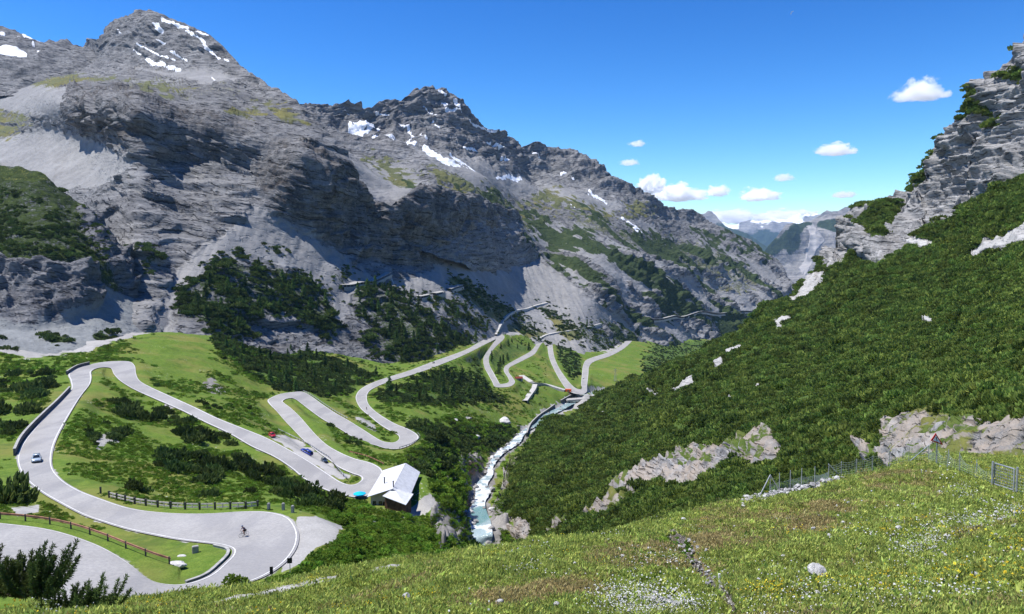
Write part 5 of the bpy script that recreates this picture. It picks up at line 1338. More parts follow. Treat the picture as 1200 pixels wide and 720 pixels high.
def paint(name, c): return plain(name, c, .22, .5, var=.04, Coat_Weight=.6, Coat_Roughness=.08)
def car(loc, rz, paintm, label, style='hatch', nrm=None):
    r = empty('parked_car' if 'parked' in label else 'car', loc, rz)
    tag(r, label, 'car')
    L, W, H = {'hatch': (4.1, 1.76, 1.48), 'wagon': (4.6, 1.82, 1.5), 'sedan': (4.5, 1.8, 1.44)}[style]
    hl, hw = L / 2, W / 2
    bl = {'hatch': (-hl + .05, -hl + .55, .35, 1.05), 'wagon': (-hl + .04, -hl + .42, .45, 1.2), 'sedan': (-hl + .55, -hl + 1.1, .35, 1.15)}[style]   # rear base, rear top, front top, front base (front is +x)
    belt = .92
    # lower body: rounded sections front to back
    secs = [(-hl, .80, .38, .78), (-hl + .12, .92, .24, .90), (-hl + .5, .99, .2, .93), (-.6, 1, .19, belt), (.6, 1, .19, belt - .02), (hl - 1.0, .98, .2, .86), (hl - .35, .93, .22, .74), (hl - .06, .84, .28, .66), (hl, .74, .36, .58)]
    m = MB(); rings = []
    for x, f, zb, zt in secs:
        h = hw * f; zm = zb + (zt - zb) * .45
        pts = [(h * .86, zb), (h * .98, zb + .1), (h, zm), (h * .97, zt - .08), (h * .84, zt), (0, zt + .025)]
        ring = [(x, y, z) for y, z in pts] + [(x, -y, z) for y, z in reversed(pts[:-1])]
        rings.append([m.bm.verts.new(q) for q in ring])
    n = len(rings[0])
    for A, B in zip(rings[:-1], rings[1:]):
        for k in range(n): m.bm.faces.new((A[k], A[(k + 1) % n], B[(k + 1) % n], B[k]))
    m.bm.faces.new(rings[0]); m.bm.faces.new(list(reversed(rings[-1])))
    body = m.build('body', paintm, r, True)
    rb, rt, ft, fb = bl
    def cab(x0, x1, x2, x3, w0, w1, z0, z1):
        P_ = [(x0, w0, z0), (x3, w0, z0), (x3, -w0, z0), (x0, -w0, z0), (x1, w1, z1), (x2, w1, z1), (x2, -w1, z1), (x1, -w1, z1)]
        F_ = [(0, 1, 5, 4), (2, 3, 7, 6), (1, 2, 6, 5), (3, 0, 4, 7), (4, 5, 6, 7), (3, 2, 1, 0)]
        return P_, F_
    w0, w1 = hw * .86, hw * .68
    m = MB(); m.hull(*cab(rb, rt, ft, fb, w0, w1, belt - .03, H - .06)); m.build('cabin', paintm, r)
    m = MB(); m.box(((rt + ft) / 2, 0, H - .035), (ft - rt + .1, w1 * 2 + .06, .07), bev=.03); m.build('roof', paintm, r, True)
    def pane(name, a, b, c, d, off):
        a, b, c, d = map(Vector, (a, b, c, d)); nn = (b - a).cross(d - a).normalized(); mid = (a + b + c + d) / 4
        if nn.dot(mid - Vector(((rb + fb) / 2, 0, belt - .3))) < 0: nn = -nn
        q = [mid + (p - mid) * .86 + nn * off for p in (a, b, c, d)]; i = [p - nn * .03 for p in q]
        m = MB(); m.hull(q + i, [(0, 1, 2, 3), (7, 6, 5, 4), (0, 4, 5, 1), (1, 5, 6, 2), (2, 6, 7, 3), (3, 7, 4, 0)]); return m.build(name, M_GLASS, r)
    z0, z1 = belt - .01, H - .07
    pane('windscreen', (fb, w0, z0), (fb, -w0, z0), (ft, -w1, z1), (ft, w1, z1), .012)
    pane('rear_window', (rb, w0, z0 + .05), (rb, -w0, z0 + .05), (rt, -w1, z1), (rt, w1, z1), .012)
    for s in (1, -1):
        mx = (rt + ft) / 2 - .05
        pane('side_window', (mx + .03, s * w0, z0), (fb - .15, s * w0, z0), (ft - .05, s * w1, z1), (mx + .03, s * w1, z1), .012)
        pane('side_window', (rb + .2, s * w0, z0), (mx - .03, s * w0, z0), (mx - .03, s * w1, z1), (rt + .08, s * w1, z1), .012)
        for x in (hl - .82, -hl + .78):
            m = MB(); m.disc((x, s * (hw - .09), .32), .32, (0, 1, 0), .21, 20); wh = m.build('wheel', M_TYRE, r, False)
            m = MB(); m.disc((x, s * (hw + .02), .32), .2, (0, 1, 0), .02, 14); m.build('rim', M_CHROME, wh)
        m = MB(); m.box((hl - .13, s * hw * .62, .60), (.2, .32, .13), rz=-s * .35, bev=.03); m.build('headlight', M_LAMP, r, True)
        m = MB(); m.box((-hl + .05, s * hw * .74, .76), (.1, .24, .2), bev=.03); m.build('tail_light', M_TAIL, r, True)
        m = MB(); m.box((fb - .28, s * (w0 + .13), belt + .05), (.14, .2, .13), bev=.03); m.build('wing_mirror', paintm, r, True)
    m = MB(); m.box((hl - .02, 0, .33), (.1, hw * 1.45, .16), bev=.03); m.build('front_bumper', M_BLACK, r, True)
    m = MB(); m.box((-hl + .02, 0, .36), (.1, hw * 1.5, .16), bev=.03); m.build('rear_bumper', M_BLACK, r, True)
    return r

def road_hit(px, py):
    h, n = hit(RBVH, px, py)
    if h is None: h, n = hit(VBVH, px, py)
    return h
def heading(pa, pb):
    a, b = road_hit(*pa), road_hit(*pb); d = b - a
    return math.atan2(d.y, d.x), d
def put_car(px, py, pa, pb, m, label, style, flip=False):
    h = road_hit(px, py); rz, d = heading(pa, pb)
    r = car(h + Vector((0, 0, .02)), rz + (math.pi if flip else 0), m, label, style)
    r.rotation_euler[1] = -math.atan2(d.z, math.hypot(d.x, d.y)) * (-1 if flip else 1)
    return r
put_car(43, 541, (46, 527), (44, 556), paint('silver_blue_paint', (.36, .43, .50)), 'silver blue hatchback driving up the road beside the parapet', 'hatch')
put_car(319, 512, (312, 507.5), (330, 517), paint('red_paint', (.42, .012, .015)), 'bright red car parked first on the gravel lay-by', 'hatch')
put_car(359, 531.5, (350, 526), (368, 537), paint('blue_paint', (.012, .035, .26)), 'deep blue car parked between the red and the dark car on the lay-by', 'wagon', True)
put_car(380, 542, (370, 535.5), (388, 548), paint('anthracite_paint', (.03, .045, .06)), 'dark grey car parked last on the lay-by above the hut', 'wagon')
put_car(508, 425.8, (500, 428.2), (516, 423), paint('black_paint', (.02, .02, .022)), 'small dark car far off on the road above the dark pine scrub', 'hatch')
put_car(683.5, 444, (683.5, 447), (684.5, 441), paint('white_paint', (.72, .72, .71)), 'tiny white car on the last visible bend by the river', 'wagon')

# ---- cyclist
def skin_figure(name, joints, edges, radii, mat, parent=None, sub=2):
    me = bpy.data.meshes.new(name); me.from_pydata(joints, edges, []); o = bpy.data.objects.new(name, me); link(o, parent)
    md = o.modifiers.new('skin', 'SKIN'); md.use_smooth_shade = True
    for v, r in zip(me.skin_vertices[0].data, radii): v.radius = (r, r)
    me.skin_vertices[0].data[0].use_root = True
    s = o.modifiers.new('sub', 'SUBSURF'); s.levels = s.render_levels = sub
    dg = bpy.context.evaluated_depsgraph_get(); ev = o.evaluated_get(dg)
    nm = bpy.data.meshes.new_from_object(ev); o.modifiers.clear(); o.data = nm
    nm.materials.clear(); nm.materials.append(mat)
    for p_ in nm.polygons: p_.use_smooth = True
    return o
M_SKIN = plain('skin', (.48, .30, .22), .6, .3, var=.05)
M_NAVY = plain('navy_jersey', (.018, .03, .085), .8, .2)
M_SHORT = plain('black_shorts', (.015, .015, .018), .8, .2)
M_HELM = plain('pale_helmet', (.10, .13, .22), .4, .4)
def bicycle(loc, rz, label):
    b = empty('bicycle', loc, rz); tag(b, label, 'bicycle')
    for x in (-.5, .52):
        m = MB()
        pts = [(x + .335 * math.cos(a), 0, .345 + .335 * math.sin(a)) for a in np.linspace(0, 2 * math.pi, 25)]
        m.tube(pts, .018, 6, False); wh = m.build('wheel', M_TYRE, b)
        m = MB()
        for a in np.linspace(0, math.pi, 7)[:-1]: m.tube([(x + .32 * math.cos(a), 0, .345 + .32 * math.sin(a)), (x - .32 * math.cos(a), 0, .345 - .32 * math.sin(a))], .004, 4)
        m.build('spokes', M_CHROME, wh)
    m = MB()
    bb, st, ht, hb = (-.06, 0, .29), (-.2, 0, .86), (.36, 0, .88), (.40, 0, .74)
    for a, c in [(bb, st), (st, ht), (bb, hb), (hb, ht), (st, (-.5, 0, .345)), (bb, (-.5, 0, .345)), (hb, (.52, 0, .345))]: m.tube([a, c], .022, 6)
    m.build('frame', M_BLACK, b)
    m = MB(); m.tube([(.36, 0, .88), (.42, 0, .97)], .016, 6); m.tube([(.42, -.21, .97), (.42, .21, .97)], .016, 6)
    for s in (-.21, .21): m.tube([(.42, s, .97), (.5, s, .95), (.52, s, .88), (.46, s, .83)], .015, 6)
    m.build('handlebar', M_BLACK, b)
    m = MB(); m.tube([(-.2, 0, .86), (-.215, 0, .95)], .014, 6); m.box((-.22, 0, .965), (.26, .13, .05), bev=.02); m.build('saddle', M_BLACK, b)
    m = MB(); m.disc((-.06, .05, .29), .1, (0, 1, 0), .012, 14); m.tube([(-.06, .07, .29), (.06, .07, .17)], .012, 5); m.tube([(-.06, -.07, .29), (-.18, -.07, .41)], .012, 5); m.build('crankset', M_CHROME, b)
    return b
def rider(loc, rz, label):
    J = [(-.2, 0, 1.0), (-.12, 0, 1.16), (.02, 0, 1.34), (.12, 0, 1.45), (.2, 0, 1.53), (.26, 0, 1.62),
         (.08, .19, 1.42), (.26, .24, 1.2), (.46, .21, 1.02), (.08, -.19, 1.42), (.26, -.24, 1.2), (.46, -.21, 1.02),
         (-.18, .1, .98), (.18, .11, .80), (-.0, .1, .38), (.06, .1, .20), (.18, .1, .18), (-.18, -.1, .98), (.14, -.11, .92), (-.14, -.1, .62), (-.18, -.1, .44), (-.06, -.1, .42), (.29, 0, 1.69)]
    E = [(0, 1), (1, 2), (2, 3), (3, 4), (4, 5), (5, 22), (3, 6), (6, 7), (7, 8), (3, 9), (9, 10), (10, 11), (0, 12), (12, 13), (13, 14), (14, 15), (15, 16), (0, 17), (17, 18), (18, 19), (19, 20), (20, 21)]
    Rr = [.15, .15, .17, .14, .065, .105, .08, .055, .04, .08, .055, .04, .11, .08, .055, .04, .035, .11, .08, .055, .04, .035, .09]
    p_ = empty('person', loc, rz); tag(p_, label, 'person')
    body = skin_figure('body', J, E, Rr, M_SKIN, p_)
    # jersey and shorts: the same figure's torso and hips a little larger
    tj = [0, 1, 2, 3, 6, 7, 9, 10]
    skin_figure('jersey', [J[i] for i in tj], [(0, 1), (1, 2), (2, 3), (3, 4), (4, 5), (3, 6), (6, 7)], [.16, .165, .185, .15, .095, .07, .095, .07], M_NAVY, p_)
    th = [0, 12, 13, 17, 18]
    skin_figure('shorts', [J[i] for i in th], [(0, 1), (1, 2), (0, 3), (3, 4)], [.165, .125, .09, .125, .09], M_SHORT, p_)
    m = MB(); bmesh.ops.create_uvsphere(m.bm, u_segments=16, v_segments=10, radius=1, matrix=Matrix.Translation((.27, 0, 1.73)) @ Matrix.Diagonal((.17, .12, .1, 1))); m.build('helmet', M_HELM, p_, True)
    for s in (1, -1):
        m = MB(); m.box((.2 if s > 0 else -.04, s * .1, .16 if s > 0 else .40), (.26, .09, .08), bev=.03); m.build('shoe', M_BLACK, p_, True)
        for k in range(4): pass
    return p_
h = road_hit(286, 629)
rz_c = math.atan2(-.75, -.55)
b_ = bicycle(h, rz_c, 'dark racing bicycle on the wide nearest hairpin')
r_ = rider(h, rz_c, 'person in a navy jersey and helmet riding a bicycle round the nearest hairpin')
for o_ in (b_, r_): o_.scale = (.88,) * 3
h = road_hit(429.5, 480.5); rz2, _ = heading((424, 474), (436, 486))
bicycle(h, rz2, 'tiny dark bicycle on the road above the third hairpin')
rider(h, rz2, 'tiny person cycling down the far road above the third hairpin')

# ---- the hut
hut = empty('mountain_hut', (-33, 202, -67.2)); tag(hut, 'low mountain hut with a wide pale metal roof at the roadside hairpin', 'hut')
M_TAN = plain('tan_plaster', (.50, .45, .36), .9, .1, var=.12, scale=1)
t = NT('sheet_roof'); v = t.coord('Object')
w_ = t.n('TexWave'); w_.bands_direction = 'Y'; t.l(v, w_.inputs[0]); w_.inputs['Scale'].default_value = 1.6
c = t.mix(t.mr(t.noise(v, .8, 5, .6), .3, .7), (.50, .51, .53), (.62, .63, .65))
M_SHEET = t.done(t.bsdf(c, .5, .4, nrm=t.bump(w_.outputs['Fac'], .35, .04)))
O = Vector((-33, 202, -67.2))
def LV(*q): return Vector(q) - O
# walls as a solid with a gable
y0, y1, xl, xr, xm = 190.5, 213, -37.6, -28.2, -31.6
zb, zel, zer, zr = -68.5, -63.65, -63.9, -61.7
m = MB(); V_ = [LV(xl, y, z) if i == 0 else None for i, (y, z) in enumerate([])]
pts = []
for y in (y0, y1): pts += [LV(xl, y, zb), LV(xr, y, zb), LV(xr, y, zer), LV(xm, y, zr), LV(xl, y, zel)]
m.hull(pts, [(0, 1, 2, 3, 4), (9, 8, 7, 6, 5), (0, 4, 9, 5), (1, 6, 7, 2), (2, 7, 8, 3), (3, 8, 9, 4), (0, 5, 6, 1)])
wall = m.build('wall', M_TAN, hut)
def slab(name, a, b, c, d, th, mat, parent):
    q = [Vector(x) for x in (a, b, c, d)]; n = (q[1] - q[0]).cross(q[3] - q[0]).normalized()
    if n.z < 0: n = -n
    m = MB(); m.hull(q + [x + n * th for x in q], [(3, 2, 1, 0), (4, 5, 6, 7), (0, 1, 5, 4), (1, 2, 6, 5), (2, 3, 7, 6), (3, 0, 4, 7)])
    return m.build(name, mat, parent)
ov = .8
sl_ = (zr - zel) / (xm - xl); sr_ = (zr - zer) / (xr - xm)
lr = slab('roof', LV(xl - ov, y0 - ov, zel - ov * sl_ + .06), LV(xm, y0 - ov, zr + .06), LV(xm, y1 + ov, zr + .06), LV(xl - ov, y1 + ov, zel - ov * sl_ + .06), .14, M_SHEET, hut)
rr_ = slab('roof', LV(xm + .01, y0 - ov, zr + .05), LV(xr + ov, y0 - ov, zer - ov * sr_ + .05), LV(xr + ov, y1 + ov, zer - ov * sr_ + .05), LV(xm + .01, y1 + ov, zr + .05), .14, M_SHEET, hut)
# annex
AX = [(-33.4, 187.9, -62.95), (-27.4, 184.2, -63.85), (-26.9, 190.6, -63.6), (-31.6, 190.4, -62.0)]
m = MB(); pts = [LV(x, y, zb) for x, y, z in AX] + [LV(x, y, z) for x, y, z in AX]
m.hull(pts, [(3, 2, 1, 0), (4, 5, 6, 7), (0, 1, 5, 4), (1, 2, 6, 5), (2, 3, 7, 6), (3, 0, 4, 7)]); ann = m.build('annex_wall', M_DWOOD, hut)
slab('annex_roof', LV(-33.9, 187.3, -62.75), LV(-27.2, 183.4, -63.8), LV(-26.3, 191.2, -63.5), LV(-31.5, 191.0, -61.75), .14, M_SHEET, hut)
for x, y, z in ((-35.2, 198, -62.0), (-31.7, 191.5, -61.0)):
    m = MB(); m.tube([LV(x, y, z - 1), LV(x, y, z + .9)], .16, 10); ch = m.build('chimney', M_BLACK, hut)
    m = MB(); m.disc(LV(x, y, z + 1.0), .26, (0, 0, 1), .06, 12); m.build('chimney_cap', M_BLACK, ch)
for x in (-36.6, -35.0):
    m = MB(); m.box(LV(x, y0 - .03, -65.6), (.9, .06, 1.0)); wi = m.build('window', M_GLASS, hut)
    m = MB(); m.box(LV(x, y0 - .05, -66.16), (1.1, .14, .08)); m.build('sill', M_CONC, wi)
for y in (196, 200, 204, 208):
    m = MB(); m.box(LV(xr + .02, y, -65.9), (.06, 1.0, 1.0)); wi = m.build('window', M_GLASS, hut)
    m = MB(); m.box(LV(xr + .06, y, -66.45), (.14, 1.2, .08)); m.build('sill', M_CONC, wi)
m = MB(); m.box(LV(-33.9, y0 - .03, -66.25), (.95, .07, 2.0)); dr_ = m.build('door', M_DWOOD, hut)
m = MB(); m.box(LV(-33.55, y0 - .09, -66.3), (.1, .06, .1)); m.build('handle', M_STEEL, dr_)
# blue parasol and terrace furniture
M_BLUE = plain('bright_blue_cloth', (.015, .42, .72), .8, .1, var=.06)
h = PZ(421.5, 587, -67.2)
pr = empty('parasol', (h[0], h[1], -67.3)); tag(pr, 'bright blue parasol beside the left corner of the hut', 'parasol')
m = MB(); n = 8
top = m.bm.verts.new((0, 0, 2.75)); ring = [m.bm.verts.new((1.75 * math.cos(2 * math.pi * k / n), 1.75 * math.sin(2 * math.pi * k / n), 2.15)) for k in range(n)]
low = [m.bm.verts.new((v_.co.x, v_.co.y, 1.98)) for v_ in ring]
for k in range(n): m.bm.faces.new((top, ring[k], ring[(k + 1) % n])); m.bm.faces.new((ring[k], low[k], low[(k + 1) % n], ring[(k + 1) % n]))
m.build('canopy', M_BLUE, pr)
m = MB(); m.tube([(0, 0, 0), (0, 0, 2.8)], .03, 8); m.build('pole', M_STEEL, pr)
m = MB(); m.disc((0, 0, .05), .3, (0, 0, 1), .1, 14); m.build('base', M_CONC, pr)
tb = empty('picnic_table', tuple(PZ(490.5, 575.5, -67.6)) , .2); tag(tb, 'pale bench table on the terrace behind the hut', 'table')
m = MB(); m.box((0, 0, .74), (2.2, .8, .06), bev=.01); m.build('table_top', M_WOOD, tb)
for s in (-.75, .75):
    m = MB(); m.box((0, s, .44), (2.2, .3, .05), bev=.01); m.build('bench', M_WOOD, tb)
    m = MB(); m.box((s, 0, .36), (.08, 1.5, .08)); m.box((s, -.3, .36), (.08, .08, .72), rx=.4); m.box((s, .3, .36), (.08, .08, .72), rx=-.4); m.build('leg', M_WOOD, tb)

# ---- things that follow a line
def on_ground(px, py, bvh=None):
    h, _ = hit(bvh or VBVH, px, py)
    if h is None: h, _ = hit(RBVH, px, py)
    return h
def resample(pts, step):
    pts = [Vector(p) for p in pts]; out = [pts[0].copy()]; acc = 0.0
    for a, b in zip(pts[:-1], pts[1:]):
        L = (b - a).length; d = step - acc
        while d < L: out.append(a.lerp(b, d / L)); d += step
        acc = L - (d - step)
    return out
def guard_rail(px_pts, label, mat, h=.72, step=3.0, posts=M_POST, bvh=None, pts=None):
    P_ = [Vector(q) for q in (pts if pts is not None else [on_ground(*q, bvh) for q in px_pts])]
    cm = catmull([tuple(q) for q in P_], 8); base = Vector(cm[0])
    r = empty('guard_rail', base); tag(r, label, 'guard rail')
    L = [Vector(q) - base for q in cm]
    m = MB(); prev = None; prof = [(0, .15), (.05, .09), (0, .03), (0, -.03), (.05, -.09), (0, -.15), (-.03, -.15), (-.03, .15)]
    rings = []
    for i, q in enumerate(L):
        t_ = (L[min(i + 1, len(L) - 1)] - L[max(i - 1, 0)]); t_.z = 0; t_.normalize(); s_ = t_.cross(Vector((0, 0, 1)))
        rings.append([m.bm.verts.new(q + s_ * a + Vector((0, 0, h + b))) for a, b in prof])
    for A, B in zip(rings[:-1], rings[1:]):
        for k in range(len(prof)): m.bm.faces.new((A[k], A[(k + 1) % 8], B[(k + 1) % 8], B[k]))
    m.bm.faces.new(rings[0]); m.bm.faces.new(rings[-1])
    m.build('beam', mat, r)
    first = None
    for q in resample(L, step):
        if first is None:
            m = MB(); m.box((0, 0, (h - .1) / 2), (.14, .14, h + .5)); first = m.build('post', posts, r, loc=q)
        else:
            c_ = first.copy(); COL.objects.link(c_); c_.parent = r; c_.location = q
    return r
guard_rail([(-30,607),(0,608.5),(30,611),(60,615),(90,622),(120,632),(150,644),(176,654),(200,662)], 'long rust red guard rail on the grass between the two nearest road levels', M_RUST, step=3.4)
def off_road(i0, i1, side, off):
    """ground points beside the ribbon from station i0 to i1"""
    out = []
    for i in range(i0 * 6, i1 * 6 + 1, 6):
        e = RE1[i] - U[i] * off if side == 1 else RE2[i] + U[i] * off
        out.append(e)
    return out
stn = lambda px, py: int(np.argmin([min(math.hypot(a[1][0] - px, a[1][1] - py), math.hypot(a[2][0] - px, a[2][1] - py)) for a in ROAD]))
a_, b_ = stn(453, 525.8), stn(478, 502.7)
guard_rail(None, 'grey guard rail round the outside of the third hairpin', M_STEEL, pts=off_road(a_ + 1, b_ - 1, 2, .6), step=2.6)
guard_rail([(326,505),(345,514),(362,522.5),(375,531),(386,538),(391,545),(399,554.5),(407,563)], 'pale guard rail along the back of the parking lay-by', M_STEEL, step=3.0)
guard_rail([(409,531.5),(420,534),(432,537.5),(445,543.5),(450,546)], 'short rusty guard rail above the hut hairpin', M_RUST, step=2.6)
a_, b_ = stn(355, 459.3), stn(407, 492)
guard_rail(None, 'grey guard rail on the upper edge of the second hairpin', M_STEEL, pts=off_road(a_, b_, 1, .6), step=3.0)

def parapet(pts, label, h=.95, th=.45, mat=M_DWALL, cap=M_CONC, name='parapet_wall', down=.6):
    cm = catmull([tuple(q) for q in pts], 6); base = Vector(cm[0]); r = empty(name, base); tag(r, label, 'wall')
    L = [Vector(q) - base for q in cm]
    def sweep(w, z0, z1, nm, mt):
        m = MB(); rings = []
        for i, q in enumerate(L):
            t_ = (L[min(i + 1, len(L) - 1)] - L[max(i - 1, 0)]); t_.z = 0; t_.normalize(); s_ = t_.cross(Vector((0, 0, 1)))
            rings.append([m.bm.verts.new(q + s_ * a + Vector((0, 0, b))) for a, b in ((-w / 2, z0), (w / 2, z0), (w / 2, z1), (-w / 2, z1))])
        for A, B in zip(rings[:-1], rings[1:]):
            for k in range(4): m.bm.faces.new((A[k], A[(k + 1) % 4], B[(k + 1) % 4], B[k]))
        m.bm.faces.new(rings[0]); m.bm.faces.new(rings[-1]); m.build(nm, mt, r)
    sweep(th, -down, h, 'wall', mat); sweep(th + .12, h + .003, h + .08, 'coping', cap)
    return r
a_, b_ = stn(30, 562), stn(69, 472)
parapet(off_road(a_ + 2, b_ + 1, 1, .5), 'long dark stone parapet along the left edge of the rising road', h=1.35)
a_, b_ = stn(82, 446), stn(105, 427.5)
parapet(off_road(a_ + 1, b_, 1, .6), 'short dark parapet round the far left hairpin', h=1.3)

# wooden fence on the inside of the upper road
fp = [(118,578.5),(128,583.5),(137,586),(147,588.5),(158,591),(171,593),(185,594.8),(200,596.3),(217,597.3),(234,597.6),(252,597.4),(270,597),(288,596.6),(302,595.5)]
FP = [on_ground(*q) for q in fp]
fb_ = FP[0].copy(); fr = empty('wooden_fence', fb_); tag(fr, 'pale timber fence with dark posts along the inside of the nearest bend', 'fence')
for q in FP:
    m = MB(); m.box((0, 0, .45), (.26, .26, 1.5), bev=.03); m.build('post', M_POST, fr, loc=q - fb_)
for a, b in zip(FP[1:-1], FP[2:]):
    a, b = a - fb_, b - fb_; d = b - a
    m = MB()
    for z in (.42, .92):
        A_, B_ = a + d * .12 + Vector((0, 0, z)), b - d * .12 + Vector((0, 0, z)); mid = (A_ + B_) / 2
        m.box(mid, (d.length * .76, .09, .2), rz=math.atan2(d.y, d.x), ry=-math.atan2(d.z, math.hypot(d.x, d.y)))
    m.box((a + b) / 2 + Vector((0, 0, .6)), (.14, .12, .75), rz=math.atan2(d.y, d.x))
    m.build('rail', M_WOOD, fr)
for px, py, l in [(315,598,'grey stone post next to the end of the wooden fence'),(332,598,'grey stone post in the middle of three beside the gravel apron'),(343,601,'grey stone post nearest to the gravel apron')]:
    h = on_ground(px, py); m = MB(); m.box((0, 0, .45), (.42, .42, 1.3), bev=.08); o = m.build('stone_post', M_CONC, loc=h); tag(o, l, 'post')
h = on_ground(229, 648); m = MB(); m.box((0, 0, .35), (.75, .5, 1.1), rz=.5, bev=.06); o = m.build('kilometre_stone', M_CONC, loc=h); tag(o, 'grey block stone on the grass tongue inside the nearest hairpin', 'marker stone')
for px, py, s, l in [(206,662,1.0,'pale rock slab at the lower end of the rusty guard rail'),(213,652,.5,'small pale rock on the grass tongue beside the grey block stone')]:
    h = on_ground(px, py); o = bpy.data.objects.new('rock', WS[1]); COL.objects.link(o); o.location = h; o.scale = (s * 1.3, s, s * .6); tag(o, l, 'rock')
# kerb round the tip of the tongue
a_, b_ = stn(222, 683), stn(255, 638.5)
parapet(off_road(a_, b_, 1, .45), 'low pale kerb wall round the grass tongue of the nearest hairpin', h=.10, th=.25, mat=M_CONC, name='kerb_wall')

# signs at the outside of the nearest hairpin
for px, py, ph, pw, pz, l in [(318.5,679,1.15,.36,.85,'small dark delineator sign at the lower outer edge of the nearest hairpin'),(340,674,1.8,.55,.62,'dark road sign on a post seen from behind at the gravel apron')]:
    h = on_ground(px, py); r = empty('road_sign', h); tag(r, l, 'sign')
    m = MB(); m.tube([(0, 0, -.3), (0, 0, ph)], .045, 8); m.build('post', M_STEEL, r)
    m = MB(); m.box((0, -.07, ph - .1), (pw, .03, pz), rz=.25, bev=.005); m.build('panel', M_BLACK, r)

# ---- foreground wire fence, gate and warning sign
M_NET = plain('green_netting', (.24, .30, .27), .8, .1)
def kp(px, py, Y=None):
    if Y is None:
        h, _ = hit(KBVH, px, py); return h
    v_ = Vector(P(px, py, Y)); v_.z = kzt(v_.x, v_.y); return v_
posts = [(902,575),(913.5,574),(926,571),(939,568.5),(954.7,565),(970.3,561.5),(986,558),(1003.3,553.5),(1022,549.5),(1042.5,546),(1065,542.5),(1088,541.5),(1097.5,545),(1110,548.5),(1124,553),(1143,562)]
Q = []
for px, py in posts:
    h = None
    for dy in (0, 2, 4, 6, 9, 12):
        h, _ = hit(KBVH, px, py + dy)
        if h is not None and h.y < 52: break
    Q.append(h)
gate_a, gate_b, gate_c = kp(1165, 570), kp(1187.5, 577.5), kp(1191, 579)
f0 = Q[0].copy(); wf = empty('wire_fence', f0); tag(wf, 'sagging green net fence on thin posts along the crest of the bank', 'fence')
for i, q in enumerate(Q):
    m = MB(); hh_ = 1.08 if i != 12 else 1.45; m.tube([(0, 0, -.3), (random.uniform(-.05, .05), 0, hh_)], .022, 7); m.build('post', M_STEEL, wf, loc=q - f0)
for a, b in [(0, 1), (0, -1), (5, 6), (11, 10)]:
    A_ = Q[a] - f0; B_ = (Q[b] - f0) if b >= 0 else A_ + (Q[0] - Q[1])
    m = MB(); m.tube([A_ + Vector((0, 0, 1.1)), B_ + Vector((0, 0, .05))], .028, 6); m.build('brace', M_STEEL, wf)
line = Q + [gate_a]
m = MB()
for i, (a, b) in enumerate(zip(line[:-1], line[1:])):
    if i < 4 and i % 2: pass
    d = b - a; n_ = max(2, int(d.length / .22)); top_ = (.55 if i < 5 else 1.02); sag = .12 if i < 11 else .38
    if i >= 12: top_ = .95
    cur = lambda t_, z: a - f0 + d * t_ + Vector((0, 0, max(.02, z * (1 - sag * 4 * t_ * (1 - t_) * (z / top_)))))
    for k in range(7):
        z = top_ * k / 6 + .03; m.tube([cur(t_, z) for t_ in np.linspace(0, 1, 6)], .0055, 3, False)
    for k in range(n_): m.tube([cur((k + .5) / n_, .03), cur((k + .5) / n_, top_ + .03)], .0055, 3, False)
m.build('netting', M_NET, wf)
ga = empty('metal_gate', gate_a); tag(ga, 'small galvanised frame gate with mesh at the right end of the fence', 'gate')
d = gate_b - gate_a; rzg = math.atan2(d.y, d.x); Lg = d.length
m = MB(); up_ = Vector((0, 0, 1))
for A_, B_ in [(Vector(), up_ * 1.2), (d, d + up_ * 1.15), (up_ * 1.2, d + up_ * 1.15), (up_ * .12, d + up_ * .12)]: m.tube([A_, B_], .04, 8)
m.build('frame', M_STEEL, ga)
m = MB()
for k in range(1, 9): m.tube([d * (k / 9) + up_ * .12, d * (k / 9) + up_ * 1.16], .009, 4, False)
for k in range(1, 7): m.tube([up_ * (.12 + k * .15), d + up_ * (.12 + k * .15)], .009, 4, False)
m.build('mesh_panel', M_STEEL, ga)
for dd in (gate_c - gate_a, Vector((-.12, 0, 0))):
    m = MB(); m.tube([dd - up_ * .4, dd + up_ * 1.3], .05, 8); m.build('post', M_STEEL, ga)
# net beyond the gate
e0 = gate_c.copy(); wf2 = empty('wire_fence', e0); tag(wf2, 'short run of green net fence right of the frame gate', 'fence')
g2 = [gate_c, kp(1203, 583), kp(1225, 590)]
m = MB()
for a, b in zip(g2[:-1], g2[1:]):
    d = b - a; n_ = max(2, int(d.length / .22))
    for k in range(7): m.tube([a - e0 + up_ * (k * .15 + .05), b - e0 + up_ * (k * .15 + .05)], .0055, 3, False)
    for k in range(n_): m.tube([a - e0 + d * (k / n_), a - e0 + d * (k / n_) + up_ * .98], .0055, 3, False)
m.build('netting', M_NET, wf2)
for q in g2[1:]:
    m = MB(); m.tube([(0, 0, -.3), (0, 0, 1.2)], .032, 7); m.build('post', M_STEEL, wf2, loc=q - e0)
# warning triangle
M_SIGNW = plain('sign_white', (.80, .80, .79), .5, .3, var=.03); M_SIGNR = plain('sign_red', (.60, .02, .025), .5, .3, var=.04)
sp = Q[12] + Vector((0, 0, .0)); sg = empty('warning_sign', sp); tag(sg, 'tilted red and white triangular warning sign with exclamation mark above the fence corner', 'sign')
dist = Q[12].y / FPX
tri = [Vector(((x - 1097.5) * dist, -.06, (545 - y) * dist)) for x, y in ((1094.4, 506.3), (1088.6, 515.4), (1103.8, 520.8))]
cen = sum(tri, Vector()) / 3
def prism(name, pts, y0_, y1_, mat, parent):
    n = len(pts); m = MB(); m.hull([Vector((q.x, y0_, q.z)) for q in pts] + [Vector((q.x, y1_, q.z)) for q in pts], [tuple(range(n)), tuple(reversed(range(n, 2 * n)))] + [(i, (i + 1) % n, n + (i + 1) % n, n + i) for i in range(n)])
    return m.build(name, mat, parent)
